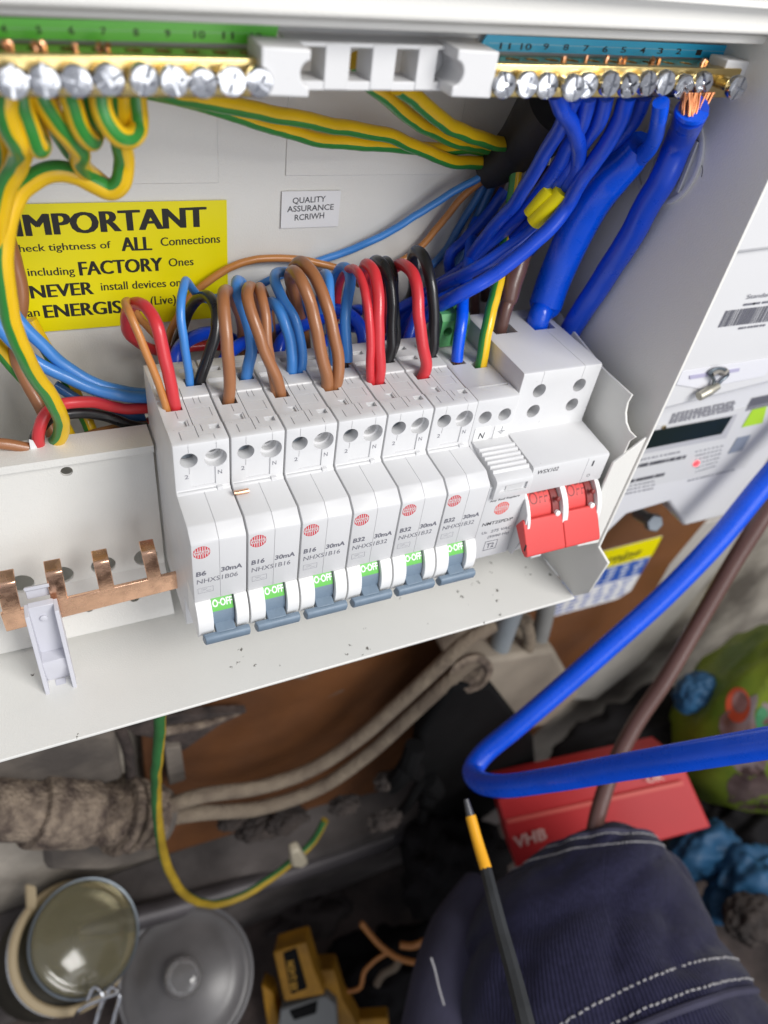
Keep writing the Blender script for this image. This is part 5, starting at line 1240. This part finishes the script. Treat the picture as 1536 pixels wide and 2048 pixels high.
lump('black_bin_bag', 'dark rounded bundle below the stained plaster wall', 'bag', 1290, 1480, .72, 58, dk, (1.7, .8, .6), .3, 1.4, 11, crease=.1)
lump('grey_rubble', 'lump of dark brown rubble at the right edge below the blue cloth', 'rubble', 1500, 1835, .56, 22, rub_d, (1, .8, .8), .2, 1.6, 12, crease=.08)

# ---------------------------------------------------------------- the person kneeling in front
pr = thing('person', 'kneeling person in navy corduroy work trousers with white double stitching, only the knee in view', 'person', tuple(far(1230, 1850, .42)))
navy = bpy.data.materials.new('navy_corduroy'); navy.use_nodes = True
nt = navy.node_tree; b = nt.nodes['Principled BSDF']
b.inputs['Roughness'].default_value = .95; b.inputs['Specular IOR Level'].default_value = .15
b.inputs['Sheen Weight'].default_value = .12; b.inputs['Sheen Roughness'].default_value = .5
uvn = nt.nodes.new('ShaderNodeUVMap'); uvn.uv_map = 'UVMap'
sp_ = nt.nodes.new('ShaderNodeSeparateXYZ'); nt.links.new(uvn.outputs[0], sp_.inputs[0])
ob_ = nt.nodes.new('ShaderNodeTexCoord')
nz = nt.nodes.new('ShaderNodeTexNoise'); nz.inputs['Scale'].default_value = 60; nt.links.new(ob_.outputs['Object'], nz.inputs['Vector'])
m1 = nt.nodes.new('ShaderNodeMath'); m1.operation = 'MULTIPLY'; m1.inputs[1].default_value = 400.0; nt.links.new(sp_.outputs['X'], m1.inputs[0])
m1b = nt.nodes.new('ShaderNodeMath'); m1b.operation = 'MULTIPLY_ADD'; m1b.inputs[1].default_value = 3.0; nt.links.new(nz.outputs['Fac'], m1b.inputs[0]); nt.links.new(m1.outputs[0], m1b.inputs[2])
m2 = nt.nodes.new('ShaderNodeMath'); m2.operation = 'SINE'; nt.links.new(m1b.outputs[0], m2.inputs[0])
cr = nt.nodes.new('ShaderNodeValToRGB'); cr.color_ramp.elements[0].color = (.006, .006, .017, 1); cr.color_ramp.elements[1].color = (.026, .025, .060, 1)
nf = nt.nodes.new('ShaderNodeTexNoise'); nf.inputs['Scale'].default_value = 400; nf.inputs['Detail'].default_value = 6; nt.links.new(ob_.outputs['Object'], nf.inputs['Vector'])
mm = nt.nodes.new('ShaderNodeMath'); mm.operation = 'MULTIPLY_ADD'; mm.inputs[1].default_value = .2; nt.links.new(m2.outputs[0], mm.inputs[0]); nt.links.new(nf.outputs['Fac'], mm.inputs[2])
nt.links.new(mm.outputs[0], cr.inputs['Fac']); nt.links.new(cr.outputs['Color'], b.inputs['Base Color'])
bp_ = nt.nodes.new('ShaderNodeBump'); bp_.inputs['Strength'].default_value = .5; bp_.inputs['Distance'].default_value = .0006
nt.links.new(m2.outputs[0], bp_.inputs['Height']); nt.links.new(bp_.outputs['Normal'], b.inputs['Normal'])

from mathutils import noise
# rings from the knee cap back along the thigh: (centre, half width vector direction handled in camera-side frame)
right = Vector(R3[0]); down = Vector(R3[1]); fwd = Vector(R3[2])
RINGS = [  # u, v (crest of the ring in the picture), half width px, depth, ring drop (how far its sides fall away)
    (1225, 1642, 6, .462), (1228, 1648, 62, .456), (1222, 1662, 118, .448), (1214, 1690, 176, .440), (1208, 1730, 222, .430), (1210, 1790, 262, .418),
    (1228, 1860, 306, .405), (1255, 1930, 352, .392), (1285, 2010, 395, .380), (1315, 2100, 430, .370), (1340, 2220, 455, .360), (1340, 2400, 450, .352)]
NR = 96
_R = RINGS; RINGS = []
for i in range(len(_R) - 1):
    for j in range(4):
        f = j / 4; g = [_R[max(i - 1, 0)], _R[i], _R[i + 1], _R[min(i + 2, len(_R) - 1)]]
        RINGS.append(tuple(.5 * (2 * g[1][c] + (g[2][c] - g[0][c]) * f + (2 * g[0][c] - 5 * g[1][c] + 4 * g[2][c] - g[3][c]) * f * f + (3 * g[1][c] - g[0][c] - 3 * g[2][c] + g[3][c]) * f ** 3) for c in range(4)))
RINGS.append(_R[-1])
def ring_pts(i):
    """ring = ellipse whose upper crest is seen at (u,v)"""
    u, v, hw, d = RINGS[i] if isinstance(i, int) else i
    c = far(u, v, d); a = hw / FPX * d * 1000 / 1000
    a = hw / FPX * d
    return c, a
LIM = 1000.0
def far_mm(u, v, d): return CAMC + ray(u, v) * (d * 1000)

vs = []; uvs = []
for i, (u, v, hw, d) in enumerate(RINGS):
    a = hw / FPX * d * 1000; bdepth = a * .95
    crest = far_mm(u, v, d)
    ctr = crest + fwd * bdepth * .75 + down * bdepth * .62 * (1 if i else 1)
    axn = (fwd * .75 + down * .62).normalized()
    for k in range(NR):
        t_ = 2 * math.pi * k / NR
        p = ctr + right * (a * math.sin(t_)) - axn * (bdepth * math.cos(t_))
        # folds and slack
        q_ = Vector((p.x, p.y, p.z)) * .016
        wv = Vector((q_.x * 1.1 + q_.y * .8, q_.y * 2.6 - q_.x * .9, q_.z * 2.2)); off = (7.0 * noise.noise(q_ * .8 + Vector((3, 1, 0))) - 6.5 * (1 - abs(noise.noise(wv * .9))) ** 6 + 1.6 * noise.noise(wv * 3.2)) * min(1, i / 10)
        p += (p - ctr).normalized() * off
        vs.append(p); uvs.append((k / NR, i / (len(RINGS) - 1)))

mb = MB(); fs = []
for i in range(len(RINGS) - 1):
    for k in range(NR): fs.append((i * NR + k, i * NR + (k + 1) % NR, (i + 1) * NR + (k + 1) % NR, (i + 1) * NR + k))
fs.append(list(range(NR))[::-1]); fs.append([(len(RINGS) - 1) * NR + k for k in range(NR)])
mb.add(vs, fs)
leg = part('trouser_leg', mb, navy, pr, smooth=80)
uvl = leg.data.uv_layers.new(name='UVMap')
for p in leg.data.polygons:
    ks_ = [leg.data.loops[li].vertex_index for li in p.loop_indices]
    us = [(vi % NR) / NR for vi in ks_]; wrap = max(us) - min(us) > .5
    for li, vi in zip(p.loop_indices, ks_):
        uu = (vi % NR) / NR
        if wrap and uu < .5: uu += 1
        uvl.data[li].uv = (uu * 4, (vi // NR) / 44)
sb_ = leg.modifiers.new('soft', 'SUBSURF'); sb_.levels = 1; sb_.render_levels = 1
def on_leg(i, k):
    """point on the leg surface at fractional ring i and fraction k of the circumference, a hair proud"""
    i = i * 4; i0 = min(int(i), len(RINGS) - 2); f = i - i0; kk = (k % 1) * NR; k0 = int(kk) % NR; g = kk - int(kk)
    def at_(a, b): return vs[a * NR + (b % NR)]
    p = (at_(i0, k0) * (1 - g) + at_(i0, k0 + 1) * g) * (1 - f) + (at_(i0 + 1, k0) * (1 - g) + at_(i0 + 1, k0 + 1) * g) * f
    return p + (CAMC - p).normalized() * .5
thread = M('white_thread', (.34, .33, .34), .8)
def stitch(fi, k0, k1, n, nm, r=.5):
    mb = MB()
    for j in range(n):
        a = k0 + (k1 - k0) * (j + random.uniform(-.08, .08)) / n; b_ = k0 + (k1 - k0) * (j + random.uniform(.5, .7)) / n
        tube(mb, [on_leg(fi(a) + random.uniform(-.02, .02), a), on_leg(fi(b_) + random.uniform(-.02, .02), b_)], r, 6, raw=True)
    o = part(nm, mb, thread, pr); o['kind'] = 'stuff'; return o
def seam(fi, k0, k1, nm, r):
    return part(nm, tube(MB(), [on_leg(fi(k0 + (k1 - k0) * j / 40), k0 + (k1 - k0) * j / 40) - fwd * 0 for j in range(41)], r, 8, raw=True), navy_plain, pr)
navy_plain = M('navy_seam_cloth', (.045, .043, .078), .9, bump=.4, bscale=300, var=.3)
stitch(lambda k: 2.9 - 1.5 * k, -.24, .16, 60, 'stitch_row'); stitch(lambda k: 2.2 - 1.0 * k, -.24, .16, 46, 'stitch_row')
stitch(lambda k: 7.5 - 11 * k + 30 * k * k, -.085, .24, 52, 'stitch_row', .6); stitch(lambda k: 8.1 - 11 * k + 30 * k * k, -.085, .24, 54, 'stitch_row', .6)
seam(lambda k: 8.4 - 11 * k + 30 * k * k, -.09, .26, 'seam_fold', 2.2)
seam(lambda k: 1.95 - 1.0 * k, -.24, .24, 'seam_fold', 1.4)
# second leg in shadow at the left
sh_ = part('lower_leg', tube(MB(), [far_mm(u, v, d) for u, v, d in [(965, 1760, .50), (940, 1860, .48), (925, 1960, .46), (915, 2120, .44)]], [12, 26, 32, 38], 32), navy_plain, pr, smooth=70)
part('loose_thread', tube(MB(), [far_mm(u, v, .42) for u, v in [(862, 1915), (870, 1940), (878, 1975), (888, 2010)]], .6, 6), thread, pr)
